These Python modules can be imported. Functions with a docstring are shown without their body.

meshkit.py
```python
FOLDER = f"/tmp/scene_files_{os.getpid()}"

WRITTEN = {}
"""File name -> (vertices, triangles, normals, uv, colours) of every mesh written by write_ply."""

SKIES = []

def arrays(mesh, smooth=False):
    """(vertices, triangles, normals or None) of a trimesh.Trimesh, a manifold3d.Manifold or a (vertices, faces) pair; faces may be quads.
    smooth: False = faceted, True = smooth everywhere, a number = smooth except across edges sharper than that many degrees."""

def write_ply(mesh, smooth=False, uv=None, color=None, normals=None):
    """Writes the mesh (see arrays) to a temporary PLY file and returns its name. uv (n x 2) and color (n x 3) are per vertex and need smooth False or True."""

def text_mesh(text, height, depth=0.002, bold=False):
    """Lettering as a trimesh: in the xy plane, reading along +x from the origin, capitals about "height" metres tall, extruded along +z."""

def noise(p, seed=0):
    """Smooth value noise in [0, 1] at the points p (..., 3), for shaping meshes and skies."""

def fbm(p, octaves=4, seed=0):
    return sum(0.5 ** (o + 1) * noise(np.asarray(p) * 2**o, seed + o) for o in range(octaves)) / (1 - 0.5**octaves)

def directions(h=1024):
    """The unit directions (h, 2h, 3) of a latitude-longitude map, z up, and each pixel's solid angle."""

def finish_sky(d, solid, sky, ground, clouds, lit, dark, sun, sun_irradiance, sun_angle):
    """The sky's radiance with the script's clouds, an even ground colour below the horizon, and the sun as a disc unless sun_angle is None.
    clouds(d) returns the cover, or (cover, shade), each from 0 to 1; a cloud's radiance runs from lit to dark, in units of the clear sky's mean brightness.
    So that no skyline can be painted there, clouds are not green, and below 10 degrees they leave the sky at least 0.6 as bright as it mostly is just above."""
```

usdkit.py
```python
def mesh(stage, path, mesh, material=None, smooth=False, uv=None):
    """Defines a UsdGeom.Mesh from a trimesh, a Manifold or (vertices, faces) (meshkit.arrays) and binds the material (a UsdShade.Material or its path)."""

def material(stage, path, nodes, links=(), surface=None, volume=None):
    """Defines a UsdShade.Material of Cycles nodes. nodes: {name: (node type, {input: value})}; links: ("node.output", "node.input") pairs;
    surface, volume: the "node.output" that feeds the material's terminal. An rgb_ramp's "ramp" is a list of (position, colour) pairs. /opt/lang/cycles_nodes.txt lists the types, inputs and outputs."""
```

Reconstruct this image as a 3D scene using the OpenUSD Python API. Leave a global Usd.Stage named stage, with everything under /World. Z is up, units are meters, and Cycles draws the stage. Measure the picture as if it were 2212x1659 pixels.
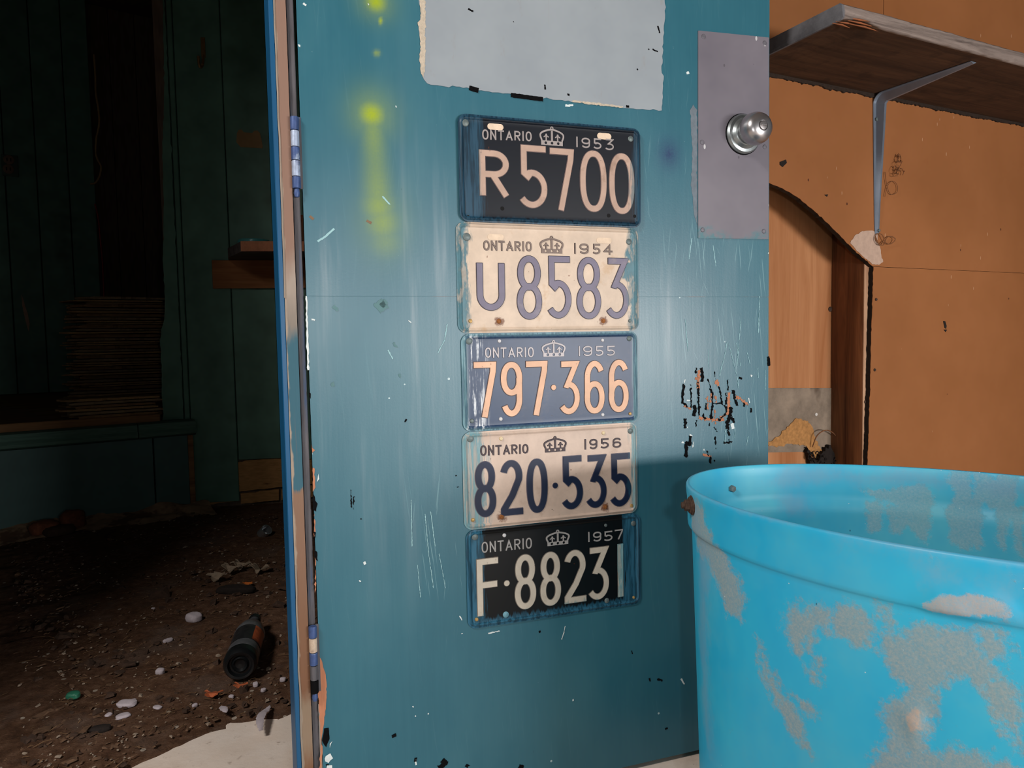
"""Derelict building: teal door folded back against an orange fibreboard wall, five old licence plates, a blue tub."""
import math, random
import numpy as np, trimesh, shapely, usdkit, meshkit
from shapely.geometry import Polygon, LineString, Point, box as sbox
from shapely.ops import unary_union
from shapely import affinity
from pxr import Usd, UsdGeom, UsdLux, UsdShade, Sdf, Gf, Vt

stage = Usd.Stage.CreateInMemory()
UsdGeom.SetStageUpAxis(stage, UsdGeom.Tokens.z)
UsdGeom.SetStageMetersPerUnit(stage, 1.0)
UsdGeom.Xform.Define(stage, '/World')

# ------------------------------------------------------------------ camera, light, exposure
PITCH, ROLL, EYE = math.radians(3.41), math.radians(-1.06), (0.0, 0.0, 0.715)
fwd = np.array([0, math.cos(PITCH), -math.sin(PITCH)]); up0 = np.array([0, math.sin(PITCH), math.cos(PITCH)]); rt0 = np.array([1.0, 0, 0])
rt = math.cos(ROLL) * rt0 + math.sin(ROLL) * up0
up = -math.sin(ROLL) * rt0 + math.cos(ROLL) * up0
cam = UsdGeom.Camera.Define(stage, '/World/camera')
cam.CreateHorizontalApertureAttr(36.0); cam.CreateVerticalApertureAttr(27.0)
cam.CreateFocalLengthAttr(36.0 * 1541.0 / 2212.0)
cam.CreateClippingRangeAttr(Gf.Vec2f(0.02, 100.0))
cam.AddTransformOp().Set(Gf.Matrix4d(*rt, 0, *up, 0, *(-fwd), 0, *EYE, 1))
cam.CreateExposureAttr(-0.84)

def rect_light(name, pos, target, w, h, radiance, color, spread):
    L = UsdLux.RectLight.Define(stage, '/World/' + name)
    L.CreateWidthAttr(w); L.CreateHeightAttr(h); L.CreateIntensityAttr(radiance); L.CreateColorAttr(Gf.Vec3f(*color))
    UsdLux.ShapingAPI.Apply(L.GetPrim()).CreateShapingConeAngleAttr(spread)      # beam narrowed for falloff, an added shaping with no reveal built
    p, t = np.array(pos, float), np.array(target, float)
    z = (p - t) / np.linalg.norm(p - t); x = np.cross([0, 0, 1.0], z); x /= np.linalg.norm(x); y = np.cross(z, x)
    L.AddTransformOp().Set(Gf.Matrix4d(*x, 0, *y, 0, *z, 0, *p, 1))
    return L

# daylight through the open doorway behind the viewer on the right, a weaker light high on the left, and the room's bounce
rect_light('doorway_daylight', (2.0, -1.05, 0.64), (0.02, 1.08, 0.56), 1.15, 0.34, 82.0, (1.0, 0.97, 0.95), 19.0)
rect_light('high_left_light', (-1.30, -0.45, 2.20), (-0.95, 2.0, 0.25), 0.5, 0.4, 125.0, (1.0, 0.94, 0.88), 46.0)
# the viewer's hand lamp, a little to the right of the eye
lamp = UsdLux.SphereLight.Define(stage, '/World/hand_lamp')
lamp.CreateRadiusAttr(0.022); lamp.CreateIntensityAttr(820.0); lamp.CreateColorAttr(Gf.Vec3f(1.0, 0.98, 0.96))
beam = np.array([0.03, 1.0, -0.05]); beam /= np.linalg.norm(beam); bx_ = np.cross([0, 0, 1.0], -beam); bx_ /= np.linalg.norm(bx_)
lamp.AddTransformOp().Set(Gf.Matrix4d(*bx_, 0, *np.cross(-beam, bx_), 0, *(-beam), 0, 0.09, -0.06, 0.765, 1))
shape_ = UsdLux.ShapingAPI.Apply(lamp.GetPrim()); shape_.CreateShapingConeAngleAttr(48.0); shape_.CreateShapingConeSoftnessAttr(1.0)
dome = UsdLux.DomeLight.Define(stage, '/World/room_bounce')
dome.CreateIntensityAttr(0.05); dome.CreateColorAttr(Gf.Vec3f(0.93, 0.97, 1.0))

# ------------------------------------------------------------------ frames: (origin, turn about z in degrees); x along the face, y away from the viewer, z up
DOOR = ((-0.2801, 0.9856, 0.0), 18.57)      # the open door's face, x from its hinge edge
WALL = ((-0.2945, 1.0283, 0.0), 25.98)      # the orange wall's face
FAR = ((-1.4156, 3.1204, 0.0), 8.43)        # plank wall at the back of the dark room
STAGE = ((-1.9579, 2.6755, 0.0), 36.02)     # front of the raised platform
LEFT = ((-3.3423, 4.6491, 0.0), 36.02)      # plank wall behind the platform
ROOM = ((0.0, 0.0, 0.0), 0.0)
rng = np.random.default_rng(7); random.seed(7)

def srgb(*c):
    return tuple(((x / 255) / 12.92 if x <= 10.3 else ((x / 255 + 0.055) / 1.055) ** 2.4) for x in c)

# ------------------------------------------------------------------ scene helpers
taken = {}
def free(parent, name):
    k = (parent, name); n = taken.get(k, 0); taken[k] = n + 1
    return f'{parent}/{name}' if n == 0 else f'{parent}/{name}_{n:03d}'
def to_world(frame, p):
    (ox, oy, oz), a = frame; a = math.radians(a)
    return (ox + p[0] * math.cos(a) - p[1] * math.sin(a), oy + p[0] * math.sin(a) + p[1] * math.cos(a), oz + p[2])
class Thing:
    pass
def data(prim, **kw):
    for k, v in kw.items():
        if v: prim.SetCustomDataByKey(k, v)
def thing(name, frame=ROOM, base=(0, 0, 0), label=None, cat=None, group=None, kind=None):
    t = Thing(); t.base = np.array(base, float); t.path = free('/World', name); t.frame = frame
    x = UsdGeom.Xform.Define(stage, t.path)
    x.AddTranslateOp().Set(Gf.Vec3d(*to_world(frame, base))); x.AddRotateZOp().Set(frame[1])
    t.prim = x.GetPrim(); data(t.prim, label=label, category=cat, group=group, kind=kind)
    return t
def arr(mesh):
    if hasattr(mesh, 'vertices'): return np.array(mesh.vertices, float), np.array(mesh.faces, int)
    return np.array(mesh[0], float), np.array(mesh[1], int)
def part(t, name, mesh, material, smooth=False, label=None, kind=None, prim=None, under=None):
    """One mesh, given in the thing's frame, as a part of t (or a sub-part under the part whose path is given)."""
    v, f = arr(mesh)
    path = free(under or t.path, name)
    if f.shape[1] == 4: f = np.vstack([f[:, [0, 1, 2]], f[:, [0, 2, 3]]])
    g = usdkit.mesh(stage, path, (v - t.base, f), material, smooth)
    for k, a in (prim or {}).items():
        a = np.asarray(a, np.float32)
        if a.ndim == 1: UsdGeom.PrimvarsAPI(g).CreatePrimvar(k, Sdf.ValueTypeNames.FloatArray, 'vertex').Set(Vt.FloatArray.FromNumpy(a))
        else: UsdGeom.PrimvarsAPI(g).CreatePrimvar(k, Sdf.ValueTypeNames.Color3fArray, 'vertex').Set(Vt.Vec3fArray.FromNumpy(a))
    data(g.GetPrim(), label=label, kind=kind)
    return path
def again(src, frame, base, label=None, cat=None, group=None, rot=0.0):
    """A further copy of the thing src, with copies of its parts."""
    path = free('/World', src.path.rsplit('/', 1)[1].rstrip('0123456789').rstrip('_')); x = UsdGeom.Xform.Define(stage, path)
    x.GetPrim().GetReferences().AddInternalReference(src.path); x.GetPrim().SetInstanceable(True)
    x.GetPrim().GetAttribute('xformOp:translate').Set(Gf.Vec3d(*to_world(frame, base))); x.GetPrim().GetAttribute('xformOp:rotateZ').Set(float(frame[1] + rot))
    data(x.GetPrim(), label=label, category=cat, group=group)
    return x
def solo(name, frame, mesh, material, smooth=False, label=None, cat=None, group=None, kind=None, base=None, prim=None):
    """A top-level thing that is one mesh."""
    v, f = arr(mesh)
    if base is None: base = ((v[:, 0].min() + v[:, 0].max()) / 2, (v[:, 1].min() + v[:, 1].max()) / 2, v[:, 2].min())
    path = free('/World', name)
    g = usdkit.mesh(stage, path, (v - np.array(base), f), material, smooth)
    x = UsdGeom.Xformable(g); x.AddTranslateOp().Set(Gf.Vec3d(*to_world(frame, base))); x.AddRotateZOp().Set(frame[1])
    for k, a in (prim or {}).items():
        UsdGeom.PrimvarsAPI(g).CreatePrimvar(k, Sdf.ValueTypeNames.FloatArray, 'vertex').Set(Vt.FloatArray.FromNumpy(np.asarray(a, np.float32)))
    data(g.GetPrim(), label=label, category=cat, group=group, kind=kind)
    return g

# ------------------------------------------------------------------ mesh helpers
def cat(ms): return trimesh.util.concatenate([m if hasattr(m, 'vertices') else trimesh.Trimesh(m[0], m[1], process=False) for m in ms])
def boxm(x0, x1, y0, y1, z0, z1, c=0.0):
    """A box, its edges chamfered by c."""
    if c <= 0:
        m = trimesh.creation.box((x1 - x0, y1 - y0, z1 - z0)); m.apply_translation(((x0 + x1) / 2, (y0 + y1) / 2, (z0 + z1) / 2)); return m
    pts = []
    for sx in (0, 1):
        for sy in (0, 1):
            for sz in (0, 1):
                X, Y, Z = (x0, x1)[sx], (y0, y1)[sy], (z0, z1)[sz]; dx, dy, dz = c * (1 - 2 * sx), c * (1 - 2 * sy), c * (1 - 2 * sz)
                pts += [(X, Y + dy, Z + dz), (X + dx, Y, Z + dz), (X + dx, Y + dy, Z)]
    return trimesh.convex.convex_hull(np.array(pts))
def tube(pts, r, n=6, closed=False):
    """A tube along points; r a number or one per point."""
    p = np.asarray(pts, float); m = len(p); r = np.broadcast_to(np.asarray(r, float), m)
    tan = np.gradient(p, axis=0); tan /= np.maximum(np.linalg.norm(tan, axis=1, keepdims=True), 1e-9)
    ref = np.array([0.31, 0.2, 0.93]); a = np.cross(tan, ref); a /= np.maximum(np.linalg.norm(a, axis=1, keepdims=True), 1e-9); b = np.cross(tan, a)
    th = np.linspace(0, 2 * np.pi, n, endpoint=False)
    v = (p[:, None] + r[:, None, None] * (np.cos(th)[None, :, None] * a[:, None] + np.sin(th)[None, :, None] * b[:, None])).reshape(-1, 3)
    f = []
    for i in range(m - 1):
        for j in range(n):
            k = (j + 1) % n
            f += [(i * n + j, i * n + k, (i + 1) * n + k), (i * n + j, (i + 1) * n + k, (i + 1) * n + j)]
    v = np.vstack([v, p[0], p[-1]])
    for j in range(n):
        k = (j + 1) % n
        f += [(m * n, k, j), (m * n + 1, (m - 1) * n + j, (m - 1) * n + k)]
    return trimesh.Trimesh(v, f, process=False)
def spline(pts, n=8):
    """Catmull-Rom through the points."""
    p = np.asarray(pts, float); q = np.vstack([2 * p[0] - p[1], p, 2 * p[-1] - p[-2]]); out = []
    for i in range(1, len(q) - 2):
        for t in np.linspace(0, 1, n, endpoint=False):
            out.append(0.5 * (2 * q[i] + (q[i + 1] - q[i - 1]) * t + (2 * q[i - 1] - 5 * q[i] + 4 * q[i + 1] - q[i + 2]) * t * t + (3 * q[i] - q[i - 1] - 3 * q[i + 1] + q[i + 2]) * t ** 3))
    return np.array(out + [p[-1]])
def lathe(profile, n=32):
    """Revolve (r, h) about +z; the axis may then be turned."""
    pr = np.asarray(profile, float); th = np.linspace(0, 2 * np.pi, n, endpoint=False)
    v = np.stack([pr[:, 0, None] * np.cos(th), pr[:, 0, None] * np.sin(th), np.broadcast_to(pr[:, 1, None], (len(pr), n))], -1).reshape(-1, 3); f = []
    for i in range(len(pr) - 1):
        for j in range(n):
            k = (j + 1) % n
            f += [(i * n + j, i * n + k, (i + 1) * n + k), (i * n + j, (i + 1) * n + k, (i + 1) * n + j)]
    return trimesh.Trimesh(v, f, process=False)
def turned(m, axis, at):
    """A lathe's z axis laid along axis, its origin put at the point."""
    a = np.array(axis, float); a /= np.linalg.norm(a); T = trimesh.geometry.align_vectors([0, 0, 1.0], a); m = m.copy(); m.apply_transform(T); m.apply_translation(at); return m
def extr(poly, d, z=0.0):
    gs = [g for g in getattr(poly, 'geoms', [poly]) if g.geom_type == 'Polygon' and g.area > 1e-9]
    ms = []
    for g in gs:
        m = trimesh.creation.extrude_polygon(g, d, engine='earcut'); m.apply_translation((0, 0, z)); ms.append(m)
    return cat(ms)
def upright(m):
    """From the drawing plane (x, y, thickness towards +z) to a frame: x, height z, thickness towards the viewer (-y)."""
    m = m.copy(); v = np.array(m.vertices); m.vertices = np.stack([v[:, 0], -v[:, 2], v[:, 1]], -1)
    return m
def rough_poly(pts, amp=0.001, step=0.004, seed=0):
    """A polygon with a ragged outline."""
    p = np.asarray(pts, float); r = np.random.default_rng(seed); out = []
    for a, b in zip(p, np.roll(p, -1, 0)):
        d = b - a; L = np.hypot(*d)
        if L < 1e-9: continue
        nrm = np.array([-d[1], d[0]]) / L
        for t in np.linspace(0, 1, max(1, int(L / step)), endpoint=False): out.append(a + d * t + nrm * r.normal(0, amp))
    g = Polygon(out).buffer(0)
    return g
def stroke(pts, w, amp=0.0004, seed=0):
    g = LineString(pts).buffer(w / 2, cap_style=2, join_style=1) if len(pts) > 1 else Point(pts[0]).buffer(w / 2)
    if amp and g.geom_type == 'Polygon': g = rough_poly(np.array(g.exterior.coords)[:-1], amp, 0.0022, seed)
    return g
def grid_mesh(xs, zs, y=0.0):
    X, Z = np.meshgrid(xs, zs); nx, nz = len(xs), len(zs)
    v = np.stack([X.ravel(), np.full(X.size, y), Z.ravel()], -1); i = np.arange((nz - 1) * nx).reshape(nz - 1, nx)[:, :-1].ravel()
    return v, np.stack([i, i + 1, i + nx + 1, i + nx], -1)

# ------------------------------------------------------------------ materials: a small builder of Cycles node graphs
class Ref(str): pass
class Node:
    def __init__(s, n): s._n = n
    def __getattr__(s, k): return Ref(s._n + '.' + k)
class G:
    def __init__(s): s.n, s.l = {}, []
    def __call__(s, typ, **kw):
        name = f'n{len(s.n)}'; vals = {}
        for k, v in kw.items():
            if isinstance(v, Ref): s.l.append((str(v), f'{name}.{k}'))
            else: vals[k] = v
        s.n[name] = (typ, vals); return Node(name)
    def obj(s): return s('texture_coordinate').object
    def attr(s, a): return s('attribute', attribute=a).fac
    def m(s, op, a, b=0.0, c=0.0, clamp=False): return s('math', math_type=op, value1=a, value2=b, value3=c, use_clamp=clamp).value
    def mul(s, a, b): return s.m('multiply', a, b)
    def add(s, a, b): return s.m('add', a, b)
    def mix(s, fac, a, b, kind='mix'): return s('mix', mix_type=kind, fac=fac, color1=a, color2=b).color
    def map(s, vec, scale=(1, 1, 1), loc=(0, 0, 0), rot=(0, 0, 0)): return s('mapping', vector=vec, scale=scale, location=loc, rotation=rot).vector
    def noise(s, vec, scale=5.0, detail=3.0, rough=0.55, dist=0.0): return s('noise_texture', vector=vec, scale=scale, detail=detail, roughness=rough, distortion=dist).fac
    def step(s, v, lo, hi): return s('map_range', range_type='smoothstep', value=v, from_min=lo, from_max=hi, to_min=0.0, to_max=1.0, clamp=True).result
    def ramp(s, fac, stops): return s('rgb_ramp', fac=fac, ramp=stops).color
    def xyz(s, vec): return s('separate_xyz', vector=vec)
    def specks(s, vec, scale, size, share):
        """1 inside small round specks: size as a share of the cell, share of the cells that have one."""
        v = s('voronoi_texture', vector=vec, scale=scale); r = s('separate_color', color=v.color).r
        return s.mul(s.m('less_than', v.distance, size), s.m('less_than', r, share))
    def done(s, name, color, rough=0.6, bump=None, strength=0.3, dist=0.002, spec=0.5, metal=0.0, **kw):
        ins = dict(base_color=color, roughness=rough, specular_ior_level=spec, metallic=metal, **kw)
        if bump is not None: ins['normal'] = s('bump', height=bump, strength=strength, distance=dist).normal
        p = s('principled_bsdf', **ins)
        return usdkit.material(stage, '/World/Looks/' + name, s.n, s.l, surface=str(p.BSDF))
def plain(name, c, rough=0.6, vary=0.25, scale=40.0, spec=0.4, metal=0.0, bump=0.25, stretch=(1, 1, 1), dirt=None, dirt_at=0.6):
    """One colour that varies with noise, with optional dirt."""
    g = G(); o = g.map(g.obj(), stretch); n = g.noise(o, scale, 4.0, 0.6); c = np.array(c)
    col = g.ramp(n, [(0.25, tuple(c * (1 - vary))), (0.75, tuple(np.minimum(c * (1 + vary), 0.95)))])
    if dirt is not None: col = g.mix(g.step(g.noise(o, scale * 0.23, 4.0, 0.65), dirt_at, dirt_at + 0.12), col, dirt)
    return g.done(name, col, rough, n, bump, 0.001, spec, metal)
def wood(name, light, dark, rough=0.75, grain=(60, 60, 3), scale=1.0, spec=0.25, stain=None):
    """Wood whose grain runs where the grain factor is small."""
    g = G(); o = g.map(g.obj(), grain); n = g.noise(o, scale, 5.0, 0.65, 0.6)
    col = g.ramp(n, [(0.3, dark), (0.52, tuple(0.5 * (np.array(light) + np.array(dark)))), (0.72, light)])
    if stain is not None: col = g.mix(g.step(g.noise(g.obj(), 9.0, 4.0), 0.5, 0.68), col, stain)
    return g.done(name, col, rough, n, 0.35, 0.001, spec)

# ================================================================== THE SETTING
# ---- floor: pale painted concrete, with dirt trodden in
def floor_mat():
    g = G(); o = g.obj(); n = g.noise(o, 5.0, 6.0, 0.62); n2 = g.noise(o, 31.0, 5.0, 0.65)
    col = g.ramp(n, [(0.3, srgb(196, 172, 154)), (0.5, srgb(230, 214, 200)), (0.7, srgb(238, 226, 216))])
    col = g.mix(g.mul(g.step(n2, 0.60, 0.74), 0.7), col, srgb(116, 92, 74))
    col = g.mix(g.mul(g.step(g.noise(o, 90.0, 4.0, 0.75), 0.66, 0.72), 0.5), col, srgb(120, 100, 86))
    return g.done('pale_concrete', col, 0.8, n2, 0.4, 0.003)
m_floor = floor_mat()
fl = thing('floor', kind='structure', label='pale worn concrete floor')
part(fl, 'slab', boxm(-5.5, 4.2, -3.0, 7.5, -0.10, 0.0), m_floor)

# ---- the orange wall: fibreboard sheets over studs, a hole cut in one
def orange_mat():
    g = G(); o = g.obj(); n = g.noise(o, 3.0, 5.0, 0.6); n2 = g.noise(o, 160.0, 3.0, 0.6)
    col = g.ramp(n, [(0.3, srgb(141, 89, 48)), (0.7, srgb(160, 104, 62))])
    col = g.mix(g.mul(n2, 0.25), col, srgb(150, 84, 36))
    col = g.mix(g.mul(g.step(g.noise(o, 14.0, 5.0, 0.7), 0.62, 0.74), 0.30), col, srgb(138, 78, 36))
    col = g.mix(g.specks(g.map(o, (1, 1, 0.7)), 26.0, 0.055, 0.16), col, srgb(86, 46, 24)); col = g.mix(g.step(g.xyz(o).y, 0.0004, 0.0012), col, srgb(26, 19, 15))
    st = g.map(o, (260, 60, 60)); col = g.mix(g.mul(g.specks(st, 0.45, 0.12, 0.05), 0.6), col, srgb(206, 170, 140)); col = g.mix(g.mul(g.step(g.noise(o, 110.0, 4.0, 0.75), 0.66, 0.72), 0.35), col, srgb(104, 62, 32))
    return g.done('orange_fibreboard', col, 0.72, n2, 0.18, 0.0006, 0.3)
m_orange = orange_mat()
m_raw_edge = plain('fibre_core', srgb(126, 88, 58), 0.9, 0.3, 220)
hole = Polygon([(0.8236,1.0308),(0.8712,1.0234),(0.8955,1.0173),(0.9328,1.0085),(0.9710,0.9958),(1.0036,0.9796),(1.0436,0.9587),(1.0778,0.9369),(1.1199,0.9092),(1.1559,0.8873),(1.1896,0.8697),(1.2030,0.8612),(1.1992,0.7384),(1.1960,0.5772),(1.1909,0.4339),(1.1852,0.2294)] + [(1.16, 0.02), (0.62, 0.02), (0.62, 1.0)])
hp_ = np.array(hole.exterior.coords)
hole = rough_poly(hp_[:-1], 0.0006, 0.006, 3)
SEAM = [(1.3786,0.8621)][0][1]
wr = thing('wall_right', WALL, kind='structure', label='orange fibreboard wall with an arched hole cut through it')
vseam = [(1.2254,1.4218)][0][0]
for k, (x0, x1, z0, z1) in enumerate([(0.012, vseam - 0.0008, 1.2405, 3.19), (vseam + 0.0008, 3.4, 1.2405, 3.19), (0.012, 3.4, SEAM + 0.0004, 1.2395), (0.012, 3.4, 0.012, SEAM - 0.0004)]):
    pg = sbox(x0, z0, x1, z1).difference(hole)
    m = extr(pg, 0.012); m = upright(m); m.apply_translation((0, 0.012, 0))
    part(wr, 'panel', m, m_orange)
m_stud = wood('old_stud', srgb(150, 98, 62), srgb(74, 42, 26), 0.8, (40, 40, 2.5), 1.0)
m_studedge = wood('pale_stud_edge', srgb(206, 166, 134), srgb(150, 104, 76), 0.85, (40, 40, 2.5), 1.0)
m_ply = wood('fir_plywood', srgb(200, 142, 98), srgb(164, 104, 62), 0.65, (26, 26, 1.7), 1.0)
sx = [(1.1896,0.7388),(1.1869,0.5361)]
part(wr, 'stud', boxm(sx[0][0], sx[0][0] + 0.038, 0.014, 0.0965, 0.0, 3.19, 0.001), m_stud)
part(wr, 'stud_facing', boxm(sx[0][0], sx[0][0] + 0.037, 0.0115, 0.0139, 0.0, 1.0, 0.0004), m_studedge, label='pale bare edge of the stud')
part(wr, 'stud', boxm(0.30, 0.338, 0.014, 0.0965, 0.0, 3.19, 0.001), m_stud)
part(wr, 'backing_panel', boxm(0.30, 1.30, 0.097, 0.106, 0.0, 3.19), m_ply, label='bare plywood seen through the hole')
gs = [(0.9169,0.6072),(1.1924,0.5947),(1.1941,0.4475),(0.9170,0.4679)]
m_grey_sheet = plain('grey_board', srgb(138, 122, 106), 0.8, 0.35, 26, dirt=srgb(92, 76, 62))
part(wr, 'patch_panel', upright(extr(Polygon(gs), 0.0018)).apply_translation((0, 0.0969, 0)), m_grey_sheet, label='grey board nailed over the plywood')
tf = [(0.9671,0.4843),(0.9956,0.4851),(1.0217,0.4943),(1.0495,0.5149),(1.0777,0.5327),(1.1138,0.5241),(1.1316,0.5061),(1.1392,0.4790),(1.1588,0.4541),(1.1545,0.4331),(1.1292,0.4406),(1.1099,0.4687),(1.0497,0.4777),(1.0357,0.4705),(1.0011,0.4754)]
m_tanfibre = plain('torn_fibre', srgb(178, 128, 76), 0.95, 0.3, 120, bump=0.6)
part(wr, 'torn_fibre', upright(extr(rough_poly(tf, 0.0015, 0.005, 5), 0.0015)).apply_translation((0, 0.0949, 0)), m_tanfibre)
m_rust = plain('rusty_steel', srgb(84, 66, 56), 0.75, 0.5, 260, 0.4, 0.5)
m_white_head = plain('painted_nail', srgb(222, 216, 210), 0.5, 0.1, 100)
def head(t, at, r, material, name='nail', out=0.0025, axis=(0, -1, 0), under=None):
    return part(t, name, turned(lathe([(0, -0.002), (r, -0.002), (r, out * 0.5), (r * 0.8, out * 0.9), (0, out)], 10), axis, at), material, 30, under=under)
for (x, z), y, r, mt in [(p, 0.0115, 0.004, m_rust) for p in [(1.2100,0.8164),(1.2062,0.7740),(1.2006,0.6618),(1.1962,0.5682),(1.1975,0.4872)]] + [([(1.2117,0.7915)][0], 0, 0.0032, m_rust), ([(1.2098,0.6384)][0], 0, 0.0032, m_rust), ([(1.1406,0.5369)][0], 0.0951, 0.004, m_white_head), ([(1.1858,0.7751)][0], 0.097, 0.006, m_rust)]:
    head(wr, (x, y, z), r, mt)
tp = [(1.1424,0.9267),(1.1652,0.9356),(1.1972,0.9402),(1.2122,0.9310),(1.2139,0.9162),(1.2231,0.9027),(1.2264,0.8869),(1.2326,0.8731),(1.2193,0.8667),(1.1985,0.8670),(1.1748,0.8791),(1.1486,0.8948),(1.1284,0.9096)]
m_paper = plain('torn_paper', srgb(188, 160, 142), 0.9, 0.12, 90)
part(wr, 'torn_paper', upright(extr(rough_poly(tp, 0.0006, 0.005, 9), 0.0008)).apply_translation((0, -0.0001, 0)), m_paper, label='pale torn facing at the corner of the hole')
m_dark = plain('black_grime', srgb(30, 22, 18), 0.9, 0.4, 200)
spl = []
for q in [[(0.9250,1.0594),(0.9413,1.0654),(0.9438,1.0593),(0.9326,1.0501),(0.9250,1.0540)], [(1.4432,0.7434),(1.4500,0.7433),(1.4554,0.7326),(1.4539,0.7261),(1.4487,0.7283)], [(1.4455,0.7240),(1.4574,0.7239),(1.4524,0.7186)], [(1.0499,1.0043),(1.0607,1.0060),(1.0580,1.0011)]]:
    spl.append(upright(extr(Polygon(q).buffer(0), 0.0012)))
part(wr, 'stuck_dirt', cat(spl), m_dark)

# ---- the partition's other side of the doorway, the header over it, the room shell
m_green = plain('dark_green_paint', srgb(86, 126, 110), 0.55, 0.3, 7, 0.4, 0.0, 0.2, (1, 1, 1), srgb(68, 96, 80), 0.55)
m_dull = plain('brown_boards', srgb(100, 84, 70), 0.85, 0.4, 9, stretch=(6, 6, 1))
wp = thing('wall_partition', WALL, kind='structure', label='partition wall beyond the doorway')
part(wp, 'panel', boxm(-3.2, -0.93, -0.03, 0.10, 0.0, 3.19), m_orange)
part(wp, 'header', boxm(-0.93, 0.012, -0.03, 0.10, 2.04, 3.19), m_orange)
ce = thing('ceiling', kind='structure', label='dark board ceiling')
part(ce, 'boards', boxm(-5.5, 4.2, -3.0, 7.5, 3.20, 3.27), m_dull)
for nm, bx in (('wall_far_left', (-5.5, -5.4, -0.6, 7.28)), ('wall_far_end', (-5.4, 3.2, 7.3, 7.4)), ('wall_far_right', (1.4, 1.5, 2.3, 7.28))):
    we = thing(nm, kind='structure', label='outer brown board wall of the dark room'); part(we, 'boards', boxm(*bx, 0.0, 3.20), m_dull)

# ---- plank wall at the back of the dark room
m_bare = plain('bare_tan_board', srgb(176, 132, 82), 0.85, 0.25, 30, stretch=(1, 1, 4), dirt=srgb(110, 78, 48), dirt_at=0.62)
wb = thing('wall_back', FAR, kind='structure', label='dark green plank wall at the back of the dark room')
ed = [p[0] for p in [(-0.0857,1.0179),(-0.0252,1.0175),(-0.0005,1.0174),(0.1934,1.0164),(0.3810,1.0154),(0.5720,1.0144)]]
ed += [ed[-1] + 0.215 * k for k in range(1, 9)]
zb = [(0.2437,0.2044)][0][1]; zc = [(0.0596,0.0259)][0][1]
for k, (a, b) in enumerate(zip(ed, ed[1:])):
    lo = zc if k < 3 else zb + rng.uniform(-0.01, 0.012)
    if k == 0:                          # the post board: its free edge is broken away in places
        nb = [(-0.0333,2.1863),(-0.0449,1.8023),(-0.0637,1.5495),(-0.0687,1.3145),(-0.0822,1.0972),(-0.0817,0.9382),(-0.0881,0.8384),(-0.1014,0.7945),(-0.1092,0.7485),(-0.1094,0.6178),(-0.1132,0.4054),(-0.1298,0.0358)]
        m = upright(extr(rough_poly(list(nb) + [(b - 0.0022, lo), (b - 0.0022, 3.19), (nb[0][0], 3.19)], 0.0012, 0.02, 4), 0.020)); m.apply_translation((0, 0.019, 0)); part(wb, 'plank', m, m_green); continue
    part(wb, 'plank', boxm(a + 0.0022, b - 0.0022, rng.uniform(-0.002, 0.001), 0.02, lo, 3.19, 0.0025), m_green)
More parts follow.
